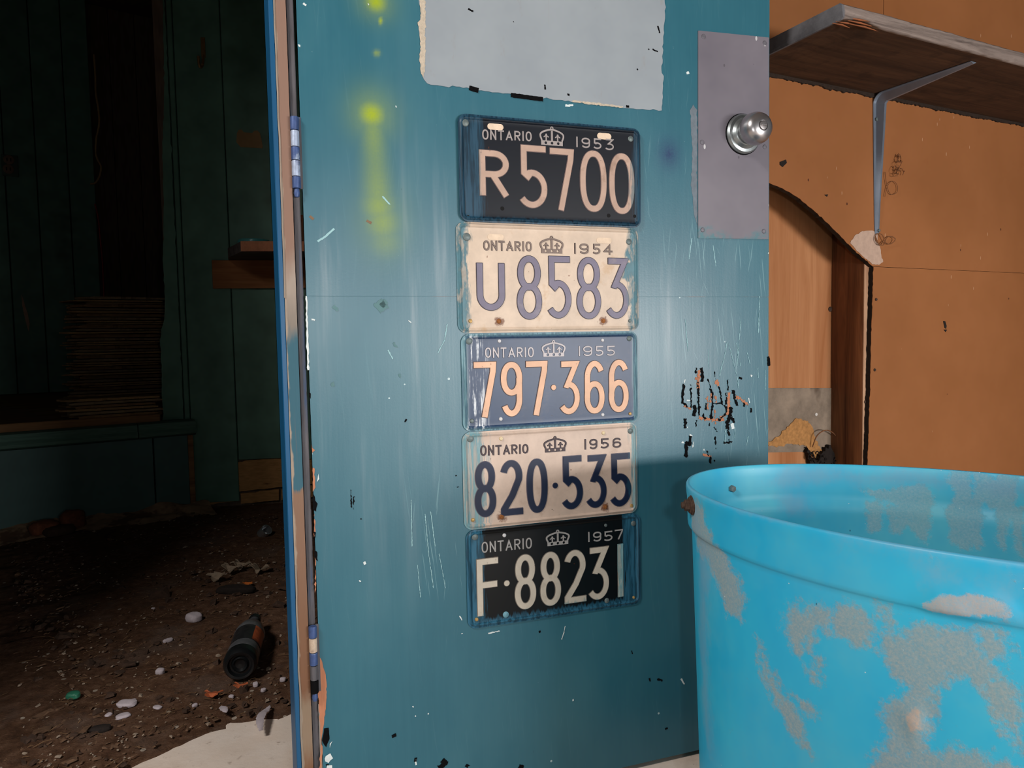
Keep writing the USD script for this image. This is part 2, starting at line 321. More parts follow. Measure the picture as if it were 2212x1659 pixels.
# bare boards at the foot of the wall where the planks are gone
for q in ([(0.1460,0.1983),(0.5648,0.2330),(0.5601,0.0910),(0.1407,0.0651)], [(0.0129,0.0132),(0.1667,0.0240),(0.1680,0.0553),(0.1166,0.0537),(0.0665,0.0312)], [(0.1958,0.0581),(0.3622,0.0688),(0.3604,0.0203),(0.1960,0.0120)], [(0.3723,0.0704),(0.5598,0.0825),(0.5580,0.0293),(0.3705,0.0198)]):
    m = upright(extr(rough_poly(q, 0.0012, 0.02, 2), 0.014)); m.apply_translation((0, 0.022, 0)); part(wb, 'bare_board', m, m_bare)
part(wb, 'backing', boxm(ed[0], ed[-1], 0.024, 0.05, 0.0, 3.19), m_dull)
part(wb, 'sill', boxm([(0.0009,0.0207)][0][0], ed[-1], 0.0, 0.02, 0.0, [(0.1961,-0.0021)][0][1], 0.003), m_dull)
# torn strip of paint along the post, unpainted ghost of a fitting
m_ghost = plain('unpainted_patch', srgb(150, 122, 84), 0.8, 0.12, 40)
gp = [(0.2452,1.6386),(0.2535,1.6526),(0.2651,1.6549),(0.2743,1.6433),(0.3089,1.6402),(0.3170,1.6502),(0.3307,1.6526),(0.3418,1.6409),(0.3451,1.6252),(0.3513,1.5836),(0.3491,1.5757),(0.2969,1.5785),(0.2583,1.5797),(0.2417,1.5991)]
part(wb, 'unpainted_patch', upright(extr(Polygon(gp), 0.0012)).apply_translation((0, -0.0019, 0)), m_ghost, label='tan unpainted patch shaped like a removed fitting')
hk = thing('brass_hook', FAR, (*([[(0.1169,1.9472)][0][0], -0.004]), [(0.1151,1.9045)][0][1]), 'tarnished brass hook strip screwed high on the dark plank wall', 'hook')
m_brass = plain('old_brass', srgb(150, 120, 74), 0.45, 0.25, 60, 0.5, 0.7)
q = [(0.1320,2.0368),(0.1214,1.9629),(0.1134,1.9083)]
part(hk, 'back_strip', boxm(q[1][0] - 0.009, q[1][0] + 0.009, -0.006, -0.0025, q[1][1] - 0.01, q[0][1], 0.001), m_brass)
part(hk, 'hook', tube(spline([(q[1][0], -0.004, q[1][1]), (q[1][0] - 0.004, -0.012, q[2][1] + 0.01), (q[2][0] - 0.004, -0.024, q[2][1]), (q[2][0] - 0.006, -0.032, q[1][1] - 0.015)], 6), 0.006, 7), m_brass, 40)

# ---- raised platform with its moulded edge
REACH = lambda y: 0.90 + 0.175 * y
pf = thing('raised_platform', STAGE, (0, 0, 0), 'built-in raised platform with a flat teal front panel and a worn moulded ledge', 'platform')
m_tealpanel = plain('platform_teal', srgb(70, 102, 100), 0.6, 0.18, 6, 0.35, 0, 0.15, (1, 1, 1), srgb(62, 90, 86), 0.6)
m_ledge = plain('worn_ledge', srgb(84, 116, 104), 0.7, 0.25, 9, 0.3, 0, 0.3, (1, 4, 14), srgb(128, 100, 76), 0.60)
m_top = wood('brown_planks', srgb(156, 120, 82), srgb(104, 74, 48), 0.8, (2, 26, 26), 1.0)
xr = [(0.5419,0.2302)][0][0]; xe = [(0.6780,0.2145)][0][0]; zl = [(0.3210,0.3369)][0][1]; zt = [(0.3238,0.3969)][0][1]; ztop = [(0.3255,0.4343)][0][1]
part(pf, 'front_panel', boxm(-2.0, xr - 0.003, 0.0, 0.02, 0.0, zl, 0.002), m_tealpanel)
part(pf, 'end_panel', boxm(xr + 0.003, xe, 0.004, 0.024, 0.0, zl, 0.002), m_tealpanel)
part(pf, 'corner_strip', boxm(xe, xe + 0.022, 0.0, 0.03, 0.0, zl, 0.002), m_top, label='bare brown corner strip')
pr = np.array([(0.06, 0), (-0.012, 0), (-0.030, 0.010), (-0.034, 0.022), (-0.022, 0.034), (-0.026, 0.046), (-0.020, 0.060), (0.0, 0.066), (0.06, 0.066)])
def ledge(x0, x1):
    m = trimesh.creation.extrude_polygon(Polygon(pr), x1 - x0, engine='earcut'); v = np.array(m.vertices)
    m.vertices = np.stack([v[:, 2] + x0, v[:, 0], v[:, 1] + zl], -1); m.invert(); return m
part(pf, 'ledge', ledge(-2.0, xr - 0.06), m_ledge, 30)
part(pf, 'ledge', ledge(xr - 0.056, xe + 0.03), m_ledge, 30)
part(pf, 'riser', boxm(-2.0, xe, 0.035, 0.055, zl + 0.06, zt, 0.001), m_tealpanel)
for k, (a, b) in enumerate([(0.03, 0.42), (0.423, 0.80), (0.803, 1.16), (1.163, 1.58), (1.583, 2.0), (2.003, 3.19)]):
    part(pf, 'deck_plank', boxm(-2.0, 0.58 if k == 0 else REACH(b), a, b, zt, ztop - 0.002 * k, 0.004), m_top)

# ---- plank wall behind the platform, and the dark recess at its right
wl = thing('wall_left', LEFT, kind='structure', label='dark green plank wall behind the platform')
e2 = [p[0] for p in [(-0.2922,1.1774),(-0.1077,1.1842),(0.0959,1.1918),(0.2687,1.1982),(0.4492,1.2050),(0.6039,1.2107)]]
e2 = [e2[0] - 0.22 * k for k in (6, 5, 4, 3, 2, 1)] + e2
for a, b in zip(e2, e2[1:]):
    part(wl, 'plank', boxm(a + 0.003, b - 0.003, rng.uniform(-0.003, 0.001), 0.022, ztop - 0.005, 3.19, 0.003), m_green)
part(wl, 'recess_side', boxm(e2[-1] - 0.02, e2[-1], 0.022, 0.60, ztop - 0.005, 3.19), m_dull)
for k in range(6):
    part(wl, 'recess_plank', boxm(e2[-1] + 0.17 * k, e2[-1] + 0.17 * k + 0.166, 0.30 + rng.uniform(-.003, .003), 0.32, ztop - 0.005, 3.19, 0.002), m_dull)
post_x = ed[0]
part(wb, 'return_plank', boxm(post_x, post_x + 0.02, 0.05, 0.9, 0.0, 3.19), m_dull)
q = [(0.1458,1.0876),(0.1544,1.0574),(0.1623,1.0118),(0.1749,0.9570),(0.1818,0.8897),(0.1743,0.8407),(0.1657,0.8744),(0.1543,0.9508),(0.1471,1.0116)]
part(wl, 'scraped_paint', upright(extr(Polygon(q).buffer(0), 0.002)).apply_translation((0, -0.003, 0)), plain('scraped', srgb(186, 156, 134), 0.8, 0.1), label='pale scrape through the green paint')

# ---- trim: the door post (jamb) that carries the hinges
def jamb_mat():
    g = G(); o = g.obj(); s = g.xyz(o); nz = g.noise(g.map(o, (30, 30, 8)), 1.0, 4.0, 0.6); z = g.add(s.z, g.mul(g.add(nz, -0.5), 0.10))
    tan, cream, teal, brown = srgb(134, 105, 90), srgb(156, 142, 130), srgb(46, 92, 108), srgb(112, 80, 56)
    st = [(0.0, brown), (0.11, srgb(114, 74, 46)), (0.15, srgb(136, 116, 96)), (0.20, srgb(132, 112, 92)), (0.23, srgb(114, 78, 54)), (0.31, srgb(118, 84, 60)), (0.42, srgb(126, 94, 74)), (0.512, srgb(128, 99, 80)), (0.518, teal), (0.72, teal), (0.745, srgb(128, 118, 108)), (0.79, cream), (0.85, tan), (0.95, srgb(132, 102, 87)), (1.15, tan)]
    col = g.ramp(g.m('divide', z, 1.15, clamp=True), [(p / 1.15, c) for p, c in st])
    gr = g.noise(g.map(o, (140, 140, 6)), 1.0, 4.0, 0.6); col = g.mix(g.mul(g.step(gr, 0.55, 0.75), 0.45), col, srgb(120, 92, 76))
    rag = g.add(s.x, g.mul(g.add(g.noise(g.map(o, (60, 60, 22)), 1.0, 3.0), -0.5), 0.014))
    col = g.mix(g.m('subtract', 1.0, g.step(rag, -0.0078, -0.0052)), col, srgb(154, 138, 122))
    return g.done('jamb_face', col, 0.7, gr, 0.3, 0.001)
tr = thing('trim_1', DOOR, (-0.020, 0.0, 0.0), kind='structure', label='door post with bare tan face, blue edge and grey hinge strip')
m_blue = plain('blue_gloss', srgb(16, 82, 124), 0.42, 0.2, 5, 0.45, 0, 0.1, (1, 1, 0.3), srgb(46, 102, 126), 0.60)
m_jamb = jamb_mat()
m_greystrip = plain('grey_blue_strip', srgb(84, 82, 86), 0.7, 0.45, 12, 0.3, 0, 0.4, (16, 16, 1.2), srgb(56, 76, 104), 0.52)
ca, sa = math.cos(math.radians(7.41)), math.sin(math.radians(7.41))
def slab_dir(x0, x1, depth, z0, z1, yf=0.0):
    """A post whose front lies on the door's plane and whose sides run along the wall's depth."""
    q = np.array([(x0, yf), (x1, yf), (x1 - sa * depth, yf + ca * depth), (x0 - sa * depth, yf + ca * depth)])
    return trimesh.convex.convex_hull(np.array([(x, y, z) for x, y in q for z in (z0, z1)]))
JL = [(-0.0284,0.8321)][0][0]; JR = [(-0.0134,0.8324)][0][0]
part(tr, 'post_face', slab_dir(JL, JR, 0.004, 0.0, 2.06), m_jamb)
part(tr, 'reveal', slab_dir(JL - 0.0060, JR, 0.046, 0.0, 2.06, 0.0205), m_blue, label='blue side of the post')
part(tr, 'blue_edge', boxm(JL - 0.0072, JL - 0.0001, 0.0006, 0.020, 0.0, 2.06, 0.001), m_blue, label='glossy blue front edge of the post')
part(tr, 'hinge_strip', boxm(JR + 0.0006, -0.0035, 0.004, 0.016, 0.0, 2.06, 0.001), m_greystrip, label='grey painted strip behind the hinges')
# paint that has run ragged over the edge of the post
part(tr, 'paint_edge', cat([tube(spline([(JL + 0.0006 + rng.normal(0, 0.0004), -0.0004, z) for z in np.arange(a, b, 0.03)], 3), 0.0011, 5) for a, b in ((0.05, 0.42), (0.78, 1.28))]), plain('cream_paint', srgb(154, 140, 126), 0.6, 0.1))

# ---- the door
def door_mat():
    g = G(); o = g.obj(); n = g.noise(g.map(o, (1, 1, 0.45)), 4.2, 5.0, 0.6); brush = g.noise(g.map(o, (150, 150, 5)), 1.0, 3.0, 0.6); fine = g.noise(o, 300.0, 3.0, 0.6)
    col = g.ramp(n, [(0.3, srgb(32, 90, 107)), (0.5, srgb(38, 97, 114)), (0.7, srgb(54, 108, 122))])
    col = g.mix(g.mul(brush, 0.22), col, srgb(70, 126, 140))
    # pale sheen of glare put into the paint colour, in vertical streaks
    sheen_streak = g.mul(g.step(g.noise(g.map(o, (24, 24, 1.6)), 1.0, 4.0, 0.6), 0.5, 0.72), g.attr('painted_sheen')); col = g.mix(g.mul(sheen_streak, 0.55), col, srgb(158, 170, 176))
    col = g.mix(g.mul(g.attr('painted_sheen'), 0.16), col, srgb(150, 168, 178))
    # pale scratches where things rubbed past, fine and nearly upright
    for rot, lo, sc in ((0.10, 0.655, (260, 260, 7)), (-0.12, 0.675, (330, 330, 9)), (0.5, 0.715, (300, 300, 12))):
        sn = g.noise(g.map(g.map(o, (1, 1, 1), (0, 0, 0), (0, rot, 0)), sc), 1.0, 2.0, 0.5)
        col = g.mix(g.mul(g.step(sn, lo, lo + 0.035), g.m('multiply_add', g.attr('scratch'), 0.8, 0.05, clamp=True)), col, srgb(116, 158, 166))
    col = g.mix(g.mul(g.specks(o, 46.0, 0.085, 0.09), 0.75), col, srgb(190, 212, 214))
    chip = g.noise(g.map(o, (1, 1, 0.55)), 120.0, 4.0, 0.75); patchy = g.step(g.noise(o, 6.0, 3.0), 0.46, 0.62)
    col = g.mix(g.mul(g.mul(g.step(chip, 0.70, 0.73), patchy), 0.75), col, srgb(32, 62, 70)); col = g.mix(g.mul(g.step(chip, 0.29, 0.265), 0.6), col, srgb(150, 184, 190))
    sp = g.m('multiply', g.attr('spray'), g.m('multiply_add', fine, 0.4, 0.8), clamp=True); col = g.mix(sp, col, srgb(156, 174, 22))
    col = g.mix(g.m('multiply', g.attr('navy'), g.m('multiply_add', fine, 1.0, 0.5), clamp=True), col, srgb(22, 44, 92))
    h = g.add(g.mul(brush, 0.5), g.mul(fine, 0.35)); rough = g.m('multiply_add', n, 0.20, 0.27)
    return g.done('teal_door_paint', col, rough, h, 0.22, 0.0008, 0.55)
m_door = door_mat()
m_door_edge = plain('door_edge_paint', srgb(66, 118, 130), 0.6, 0.3, 30, dirt=srgb(188, 120, 84), dirt_at=0.55)
DW, DB, DT = 0.762, 0.010, 2.03
ZS = [(0.2113,0.7827)][0][1]
dr = thing('door_1', DOOR, (0.0, 0.0, 0.0), kind='structure', label='open teal door with five old licence plates and a steel knob')
def field(v, blobs):
    """Sum of soft spots (x, z, rx, rz, weight) at the vertices."""
    s = np.zeros(len(v))
    for (x, z, rx, rz, w) in blobs: s = np.maximum(s, w * np.exp(-(((v[:, 0] - x) / rx) ** 2 + ((v[:, 2] - z) / rz) ** 2)))
    return s
sp_ = [(0.0964,1.0350),(0.0973,1.0014),(0.0983,0.9696),(0.0987,0.9377),(0.1023,0.9089),(0.1069,0.8865),(0.1100,0.8607),(0.1067,1.1887),(0.1124,1.1638),(0.1059,1.1191)]
spray = [(*sp_[0], .017, .017, .95), (*sp_[0], .032, .036, .34)] + [(sp_[0][0] + (sp_[4][0] - sp_[0][0]) * t, sp_[0][1] + (sp_[4][1] - sp_[0][1]) * t, .015 + .005 * t, .020, .40 + .05 * math.sin(t * 9)) for t in np.linspace(0.12, 1.0, 14)]
spray += [(*sp_[4], .021, .024, .56), (*sp_[5], .023, .026, .50), (*sp_[6], .024, .024, .30), (*sp_[5], .036, .05, .20), (*sp_[7], .014, .014, .95), (*sp_[7], .026, .026, .3), (*sp_[8], .003, .005, .9), (*sp_[9], .004, .004, .6)]
nv = [(0.5689,1.0110),(0.5731,0.9988)]; navy = [(*nv[0], .020, .024, .62), (*nv[0], .010, .012, .85)]
sc_ = [(0.6688,0.6912),(0.7055,0.7840),(0.5728,0.9473),(0.1648,0.4499),(0.1840,0.3781),(0.7244,0.5790),(0.6690,0.8453)]
scratch = [(*sc_[0], .11, .13, 1.0), (*sc_[1], .09, .12, .8), (*sc_[2], .08, .13, .4), (*sc_[3], .03, .10, .75), (*sc_[4], .04, .08, .6), (*sc_[5], .08, .08, .9), (*sc_[6], .10, .08, .8)]
sheen_pts = [(0.1519,0.7427),(0.0629,0.8338),(0.1808,0.8094),(0.5715,0.7386),(0.1081,0.6106),(0.5981,0.8440)]
painted_sheen = [(*sheen_pts[0], .10, .12, 1.0), (*sheen_pts[1], .12, .14, .9), (*sheen_pts[2], .10, .16, 1.0), (*sheen_pts[3], .09, .16, .75), (*sheen_pts[4], .16, .18, .6), (*sheen_pts[5], .1, .1, .5)]
def door_face(z0, z1, y, nz):
    v, f = grid_mesh(np.linspace(0.0, DW, 191), np.linspace(z0, z1, nz), y)
    return v, f, dict(spray=field(v, spray), navy=field(v, navy), scratch=field(v, scratch), painted_sheen=field(v, painted_sheen))
for z0, z1, y, nz in ((DB, ZS - 0.0002, 0.0, 200), (ZS + 0.0002, 1.42, -0.0003, 190), (1.4205, DT, -0.0003, 12)):
    v, f, pv = door_face(z0, z1, y, nz)
    part(dr, 'face_sheet', (v, f), m_door, True, prim=pv)
part(dr, 'core', boxm(0.0008, DW - 0.0004, 0.0014, 0.038, DB, DT, 0.001), m_door_edge)

# marks in the paint: ragged films a fraction of a millimetre proud of, or cut into, the sheet
m_black_chip = plain('black_underlayer', srgb(12, 12, 14), 0.95, 0.3, 200, 0.1)
m_wood_chip = plain('bare_door_wood', srgb(178, 118, 88), 0.85, 0.25, 120, stretch=(1, 1, 0.15))
m_white_chip = plain('white_undercoat', srgb(212, 222, 222), 0.7, 0.1, 120)
m_pale_scratch = plain('pale_scratch', srgb(150, 192, 198), 0.6, 0.1)
m_greygreen = plain('grey_green_scuff', srgb(88, 124, 128), 0.7, 0.2)
m_brown_chip = plain('brown_sliver', srgb(124, 100, 78), 0.8, 0.2)
def film(name, polys, material, y=-0.0004, d=0.00025, label=None):
    m = upright(cat([extr(p, d) for p in polys if not p.is_empty])); m.apply_translation((0, y, 0)); return part(dr, name, m, material, label=label)
ZP = 1.0 / (5.53 * 1370)     # metres per zoomed pixel in the carved patch
def strokes(lst, scale, a=0.0005): return [stroke(p, w * scale, a, i) for i, (p, w) in enumerate(lst)]
carved_black = [([(0.5944,0.6390),(0.5911,0.6198),(0.5918,0.6087),(0.6013,0.6013)], 28), ([(0.6071,0.6386),(0.6078,0.6191),(0.6080,0.5996)], 14), ([(0.6134,0.6035),(0.6157,0.5964),(0.6125,0.5854)], 45), ([(0.6207,0.6423),(0.6223,0.6185),(0.6238,0.5862)], 22), ([(0.6184,0.6660),(0.6176,0.6563)], 22), ([(0.6272,0.6657),(0.6296,0.6545),(0.6296,0.6426)], 40), ([(0.6442,0.6309),(0.6491,0.6230),(0.6490,0.6018),(0.6465,0.5808)], 18), ([(0.6401,0.6472),(0.6458,0.6315)], 11), ([(0.6614,0.6338),(0.6663,0.6194),(0.6679,0.6052)], 18), ([(0.6515,0.6046),(0.6679,0.6045),(0.6770,0.5949),(0.6745,0.5850),(0.6646,0.5799)], 18), ([(0.6532,0.6580),(0.6556,0.6452)], 8), ([(0.6787,0.6444),(0.6804,0.6260)], 10), ([(0.6762,0.6219),(0.6762,0.6020)], 14), ([(0.6895,0.6256),(0.6929,0.6127),(0.6979,0.5996)], 30), ([(0.6854,0.5973),(0.6837,0.5817),(0.6778,0.5706),(0.6787,0.5606)], 50), ([(0.6862,0.5802),(0.6929,0.5698)], 30), ([(0.6795,0.5591),(0.6837,0.5489)], 24), ([(0.6812,0.5433),(0.6828,0.5361)], 18), ([(0.6720,0.5368),(0.6887,0.5378)], 14), ([(0.5965,0.5827),(0.5964,0.5667)], 36), ([(0.6063,0.5528),(0.6051,0.5368)], 45), ([(0.5987,0.5435),(0.5978,0.5183)], 45), ([(0.6181,0.5781),(0.6164,0.5670)], 14), ([(0.6419,0.5747),(0.6432,0.5676)], 12), ([(0.6522,0.5649),(0.6583,0.5575)], 13), ([(0.6547,0.5492),(0.6559,0.5278)], 8), ([(0.6447,0.5158),(0.6450,0.5030)], 20), ([(0.6382,0.5261),(0.6415,0.5174)], 11), ([(0.6521,0.5096),(0.6542,0.5066)], 18), ([(0.7021,0.6468),(0.7080,0.6446)], 26), ([(0.7111,0.6040),(0.7117,0.5975)], 16), ([(0.7258,0.5933),(0.7267,0.5860)], 22), ([(0.6294,0.5873),(0.6359,0.5800)], 32), ([(0.6588,0.5780),(0.6654,0.5756)], 26), ([(0.6368,0.6066),(0.6368,0.5940)], 12), ([(0.6465,0.5850),(0.6481,0.5793)], 40)]
carved_tan = [([(0.6159,0.6487),(0.6223,0.6464),(0.6220,0.6317)], 42), ([(0.6221,0.5835),(0.6481,0.5772),(0.6720,0.5759)], 34), ([(0.6573,0.6438),(0.6601,0.6338)], 46), ([(0.6404,0.6177),(0.6392,0.5953)], 18), ([(0.6463,0.6231),(0.6457,0.6062)], 16), ([(0.6815,0.6231),(0.6815,0.6046),(0.6795,0.5834)], 44), ([(0.6548,0.6171),(0.6567,0.6069)], 16), ([(0.6539,0.5946),(0.6552,0.5697)], 18), ([(0.5950,0.6030),(0.6085,0.5960)], 24), ([(0.6962,0.6154),(0.7207,0.5993)], 28), ([(0.6300,0.5210),(0.6472,0.5153)], 30), ([(0.6745,0.5850),(0.6646,0.5792)], 30), ([(0.6224,0.6617),(0.6240,0.6491)], 40)]
carved_white = [([(0.5968,0.6473),(0.5952,0.6418)], 12), ([(0.6879,0.5694),(0.6899,0.5600)], 44), ([(0.6043,0.5546),(0.6099,0.5526)], 18), ([(0.6131,0.5433),(0.6099,0.5337)], 12), ([(0.5899,0.5433),(0.5939,0.5424)], 20), ([(0.5998,0.6125),(0.6070,0.6121)], 16), ([(0.7249,0.6500),(0.7283,0.6485)], 22), ([(0.7207,0.6115),(0.7233,0.6027)], 14), ([(0.5996,0.5679),(0.6012,0.5671)], 18), ([(0.6317,0.5294),(0.6330,0.5265)], 14)]
film('bare_wood_mark', strokes(carved_tan, ZP, 0.0011), m_wood_chip, label='bare wood where the paint is gouged off')
film('gouge', strokes(carved_black, ZP, 0.0009), m_black_chip, y=-0.0005, d=0.0003, label='black gouged scribble in the paint')
scr = [([(0.6779,0.7065),(0.6730,0.6827),(0.6630,0.6506)], 6), ([(0.6812,0.7050),(0.6895,0.6781),(0.6996,0.6423),(0.7004,0.6287)], 6), ([(0.6419,0.6960),(0.6421,0.6653)], 6), ([(0.6970,0.7062),(0.6999,0.6849)], 6), ([(0.7181,0.6887),(0.7240,0.6693)], 6), ([(0.6664,0.6674),(0.6639,0.6478)], 7), ([(0.7402,0.6624),(0.7411,0.6452)], 6), ([(0.7557,0.6576),(0.7558,0.6244)], 7), ([(0.7200,0.5453),(0.7174,0.5295)], 6), ([(0.6745,0.5580),(0.6737,0.5338)], 5), ([(0.6946,0.5626),(0.6929,0.5440)], 5), ([(0.7046,0.6720),(0.7054,0.6663)], 7), ([(0.0403,0.8753),(0.0287,0.8648),(0.0173,0.8570)], 5 * 4), ([(0.1079,0.9227),(0.1180,0.9115)], 3 * 5), ([(0.1095,0.7062),(0.1157,0.6928)], 12), ([(0.1822,0.7006),(0.1924,0.7186),(0.1971,0.7422)], 9), ([(0.1369,0.4869),(0.1364,0.4184)], 7), ([(0.1569,0.4645),(0.1603,0.4088),(0.1665,0.3522)], 7), ([(0.1652,0.4671),(0.1708,0.4145)], 7), ([(0.1439,0.3899),(0.1467,0.3409)], 6), ([(0.1762,0.4035),(0.1847,0.3499)], 6), ([(0.6104,0.8780),(0.6050,0.8441)], 9), ([(0.7171,0.4271),(0.7143,0.3950)], 6), ([(0.6510,0.8678),(0.6564,0.8336)], 8), ([(0.7056,0.7451),(0.6982,0.6670)], 7), ([(0.5976,0.7459),(0.6026,0.6926)], 6), ([(0.7429,0.7841),(0.7411,0.7212)], 7)]
film('scratch', strokes(scr, ZP, 0.0002), m_pale_scratch, d=0.0002)
dots_w = [([(0.1399,0.7481),(0.1439,0.7448)], 9), ([(0.0664,0.4038),(0.0682,0.3996)], 24), ([(0.0590,0.3777),(0.0609,0.3754)], 18), ([(0.2079,0.2771),(0.2086,0.2763)], 20), ([(0.2091,0.2969),(0.2050,0.3046)], 10), ([(0.1306,0.1786),(0.1319,0.1762)], 14), ([(0.1337,0.1638),(0.1350,0.1622)], 12), ([(0.3770,0.2636),(0.3745,0.2535),(0.3704,0.2428)], 12), ([(0.2500,0.2708),(0.2686,0.2716)], 14), ([(0.3880,0.1423),(0.3888,0.1391)], 18), ([(0.5867,0.1415),(0.5930,0.1308)], 22), ([(0.1337,0.0877),(0.1326,0.0965)], 18), ([(0.1532,0.1630),(0.1546,0.1620)], 12), ([(0.0020,1.1188),(0.0019,1.1164)], 26), ([(0.0051,0.7505),(0.0100,0.7492)], 16), ([(0.0958,1.1848),(0.0970,1.1825)], 10), ([(0.0093,1.1737),(0.0134,1.1718)], 18), ([(0.1304,1.0499),(0.1310,1.0474)], 12), ([(0.3893,1.0714),(0.4024,1.0739)], 20), ([(0.6037,1.1439),(0.6046,1.1403)], 40), ([(0.6401,0.0473),(0.6410,0.0446)], 12)]
film('paint_fleck', strokes(carved_white, ZP, 0.0004) + strokes(dots_w, ZP, 0.0004), m_white_chip, label='fleck of white undercoat showing')
dots_b = [([(0.1014,0.1412),(0.1027,0.1367)], 46), ([(0.1333,0.0992),(0.1325,0.0930)], 26), ([(0.1732,0.0865),(0.1781,0.0812),(0.1679,0.0754)], 60), ([(0.2097,0.0715),(0.2140,0.0677)], 40), ([(0.2945,0.0504),(0.3021,0.0465)], 60), ([(0.5260,0.1528),(0.5277,0.1470)], 20), ([(0.5416,0.1485),(0.5504,0.1446)], 22), ([(0.4938,0.2052),(0.4954,0.1995)], 14), ([(0.3331,0.2627),(0.3338,0.2589)], 26), ([(0.5560,0.0597),(0.5604,0.0612)], 26), ([(0.2074,0.5009),(0.2074,0.4995)], 22), ([(0.2050,0.5184),(0.2057,0.5170)], 12), ([(0.0644,0.4666),(0.0643,0.4653)], 10), ([(0.0514,0.5092),(0.0512,0.4826)], 6), ([(0.0550,0.4995),(0.0538,0.4810)], 6), ([(0.1334,0.6059),(0.1305,0.6013)], 14), ([(0.7612,0.6811),(0.7632,0.6651)], 40)]
film('dark_chip', strokes(dots_b, ZP, 0.0005), m_black_chip)
film('scuff', strokes([([(0.0955,0.7642),(0.1075,0.7727)], 120), ([(0.1021,0.7681),(0.1089,0.7759)], 60), ([(0.0367,0.7644),(0.0399,0.7682)], 60), ([(0.1177,0.7166),(0.1215,0.7099)], 30), ([(0.0309,0.6633),(0.0319,0.6567)], 30), ([(0.1244,0.6713),(0.1256,0.6659)], 22)], ZP, 0.0008), m_greygreen)
film('brown_sliver', strokes([([(0.0081,0.8912),(0.0128,0.8870)], 26), ([(0.0849,0.8877),(0.0913,0.8847)], 26)], ZP, 0.0003), m_brown_chip)
# the hinge edge: paint torn to bare wood, black and white underneath
torn = [[(-0.0015,0.2772),(0.0028,0.2705),(0.0093,0.2383),(0.0085,0.2141),(0.0036,0.1817),(0.0011,0.1625),(-0.0019,0.1508),(-0.0022,0.1794),(-0.0027,0.2202)], [(0.0000,0.5448),(0.0025,0.5433),(0.0028,0.5172),(-0.0005,0.5109)], [(0.0005,0.4860),(0.0007,0.4531),(-0.0014,0.4468)], [(-0.0007,0.5773),(0.0040,0.5692),(0.0001,0.5656)], [(-0.0004,0.4203),(-0.0005,0.3806),(-0.0028,0.3676)], [(-0.0018,0.1521),(0.0004,0.1435),(-0.0025,0.1120),(-0.0051,0.1125)]]
film('torn_edge', [rough_poly(p, 0.0005, 0.004, i) for i, p in enumerate(torn)], m_wood_chip, label='orange bare wood along the hinge edge')
tb = [[(0.0032,0.1695),(0.0090,0.1691),(0.0104,0.1524),(0.0049,0.1412),(0.0001,0.1518)], [(-0.0006,0.5083),(0.0045,0.4935),(0.0023,0.4825),(-0.0020,0.4862)], [(-0.0011,0.4553),(0.0019,0.4530),(0.0004,0.4446)], [(-0.0014,0.4283),(0.0022,0.4253),(0.0030,0.4119),(-0.0012,0.4151)], [(-0.0020,0.6509),(0.0010,0.6483),(0.0002,0.6406)], [(0.0040,0.1161),(0.0079,0.1159),(0.0090,0.1095),(0.0045,0.1105)]]
film('torn_edge_black', [rough_poly(p, 0.0004, 0.004, i + 20) for i, p in enumerate(tb)], m_black_chip, y=-0.0005)
tw = [[(0.0038,0.1291),(0.0110,0.1318),(0.0139,0.1236),(0.0073,0.1174),(0.0029,0.1211)], [(0.0093,0.1396),(0.0141,0.1489),(0.0101,0.1456)], [(0.0053,0.1144),(0.0130,0.1135),(0.0128,0.1087),(0.0051,0.1104)], [(0.0072,0.5358),(0.0082,0.5285),(0.0049,0.5242)], [(-0.0011,0.7822),(0.0007,0.7822),(0.0003,0.6804),(-0.0022,0.6804)]]
film('torn_edge_white', [rough_poly(p, 0.0005, 0.004, i + 40) for i, p in enumerate(tw)], m_white_chip, y=-0.0006)

# the pale painted patch at the top, its slots and knocks
def patch_mat():
    g = G(); o = g.obj(); n = g.noise(o, 7.0, 4.0, 0.6); n2 = g.noise(g.map(o, (1, 1, 0.5)), 26.0, 5.0, 0.7)
    col = g.ramp(n, [(0.3, srgb(138, 147, 155)), (0.7, srgb(152, 161, 167))])
    col = g.mix(g.mul(g.step(n2, 0.60, 0.72), 0.35), col, srgb(140, 134, 126))
    st = g.noise(g.map(o, (120, 120, 6)), 1.0, 3.0); col = g.mix(g.mul(g.step(st, 0.68, 0.74), 0.3), col, srgb(150, 148, 144))
    col = g.mix(g.mul(g.specks(g.map(o, (1, 1, 0.6)), 40.0, 0.12, 0.12), 0.6), col, srgb(120, 118, 112))
    return g.done('pale_patch_paint', col, 0.45, n2, 0.15, 0.0006, 0.5)
wpp = [(0.1744,1.4633),(0.1674,1.1992),(0.1695,1.1803),(0.1651,1.1639),(0.1679,1.1418),(0.1659,1.1160),(0.1674,1.1001),(0.1712,1.0896),(0.1757,1.0835),(0.1911,1.0824),(0.2185,1.0837),(0.2392,1.0830),(0.2567,1.0820),(0.2996,1.0812),(0.3584,1.0797),(0.4040,1.0789),(0.4508,1.0788),(0.4827,1.0773),(0.5152,1.0765),(0.5400,1.0786),(0.5550,1.0784),(0.5596,1.1322),(0.5546,1.1425),(0.5580,1.1573),(0.5591,1.1933),(0.5627,1.2223),(0.5620,1.2507),(0.5648,1.5459)]
film('pale_patch', [rough_poly(wpp, 0.0006, 0.005, 8)], patch_mat(), y=-0.0004, d=0.0007, label='pale grey painted rectangle with ragged edges')
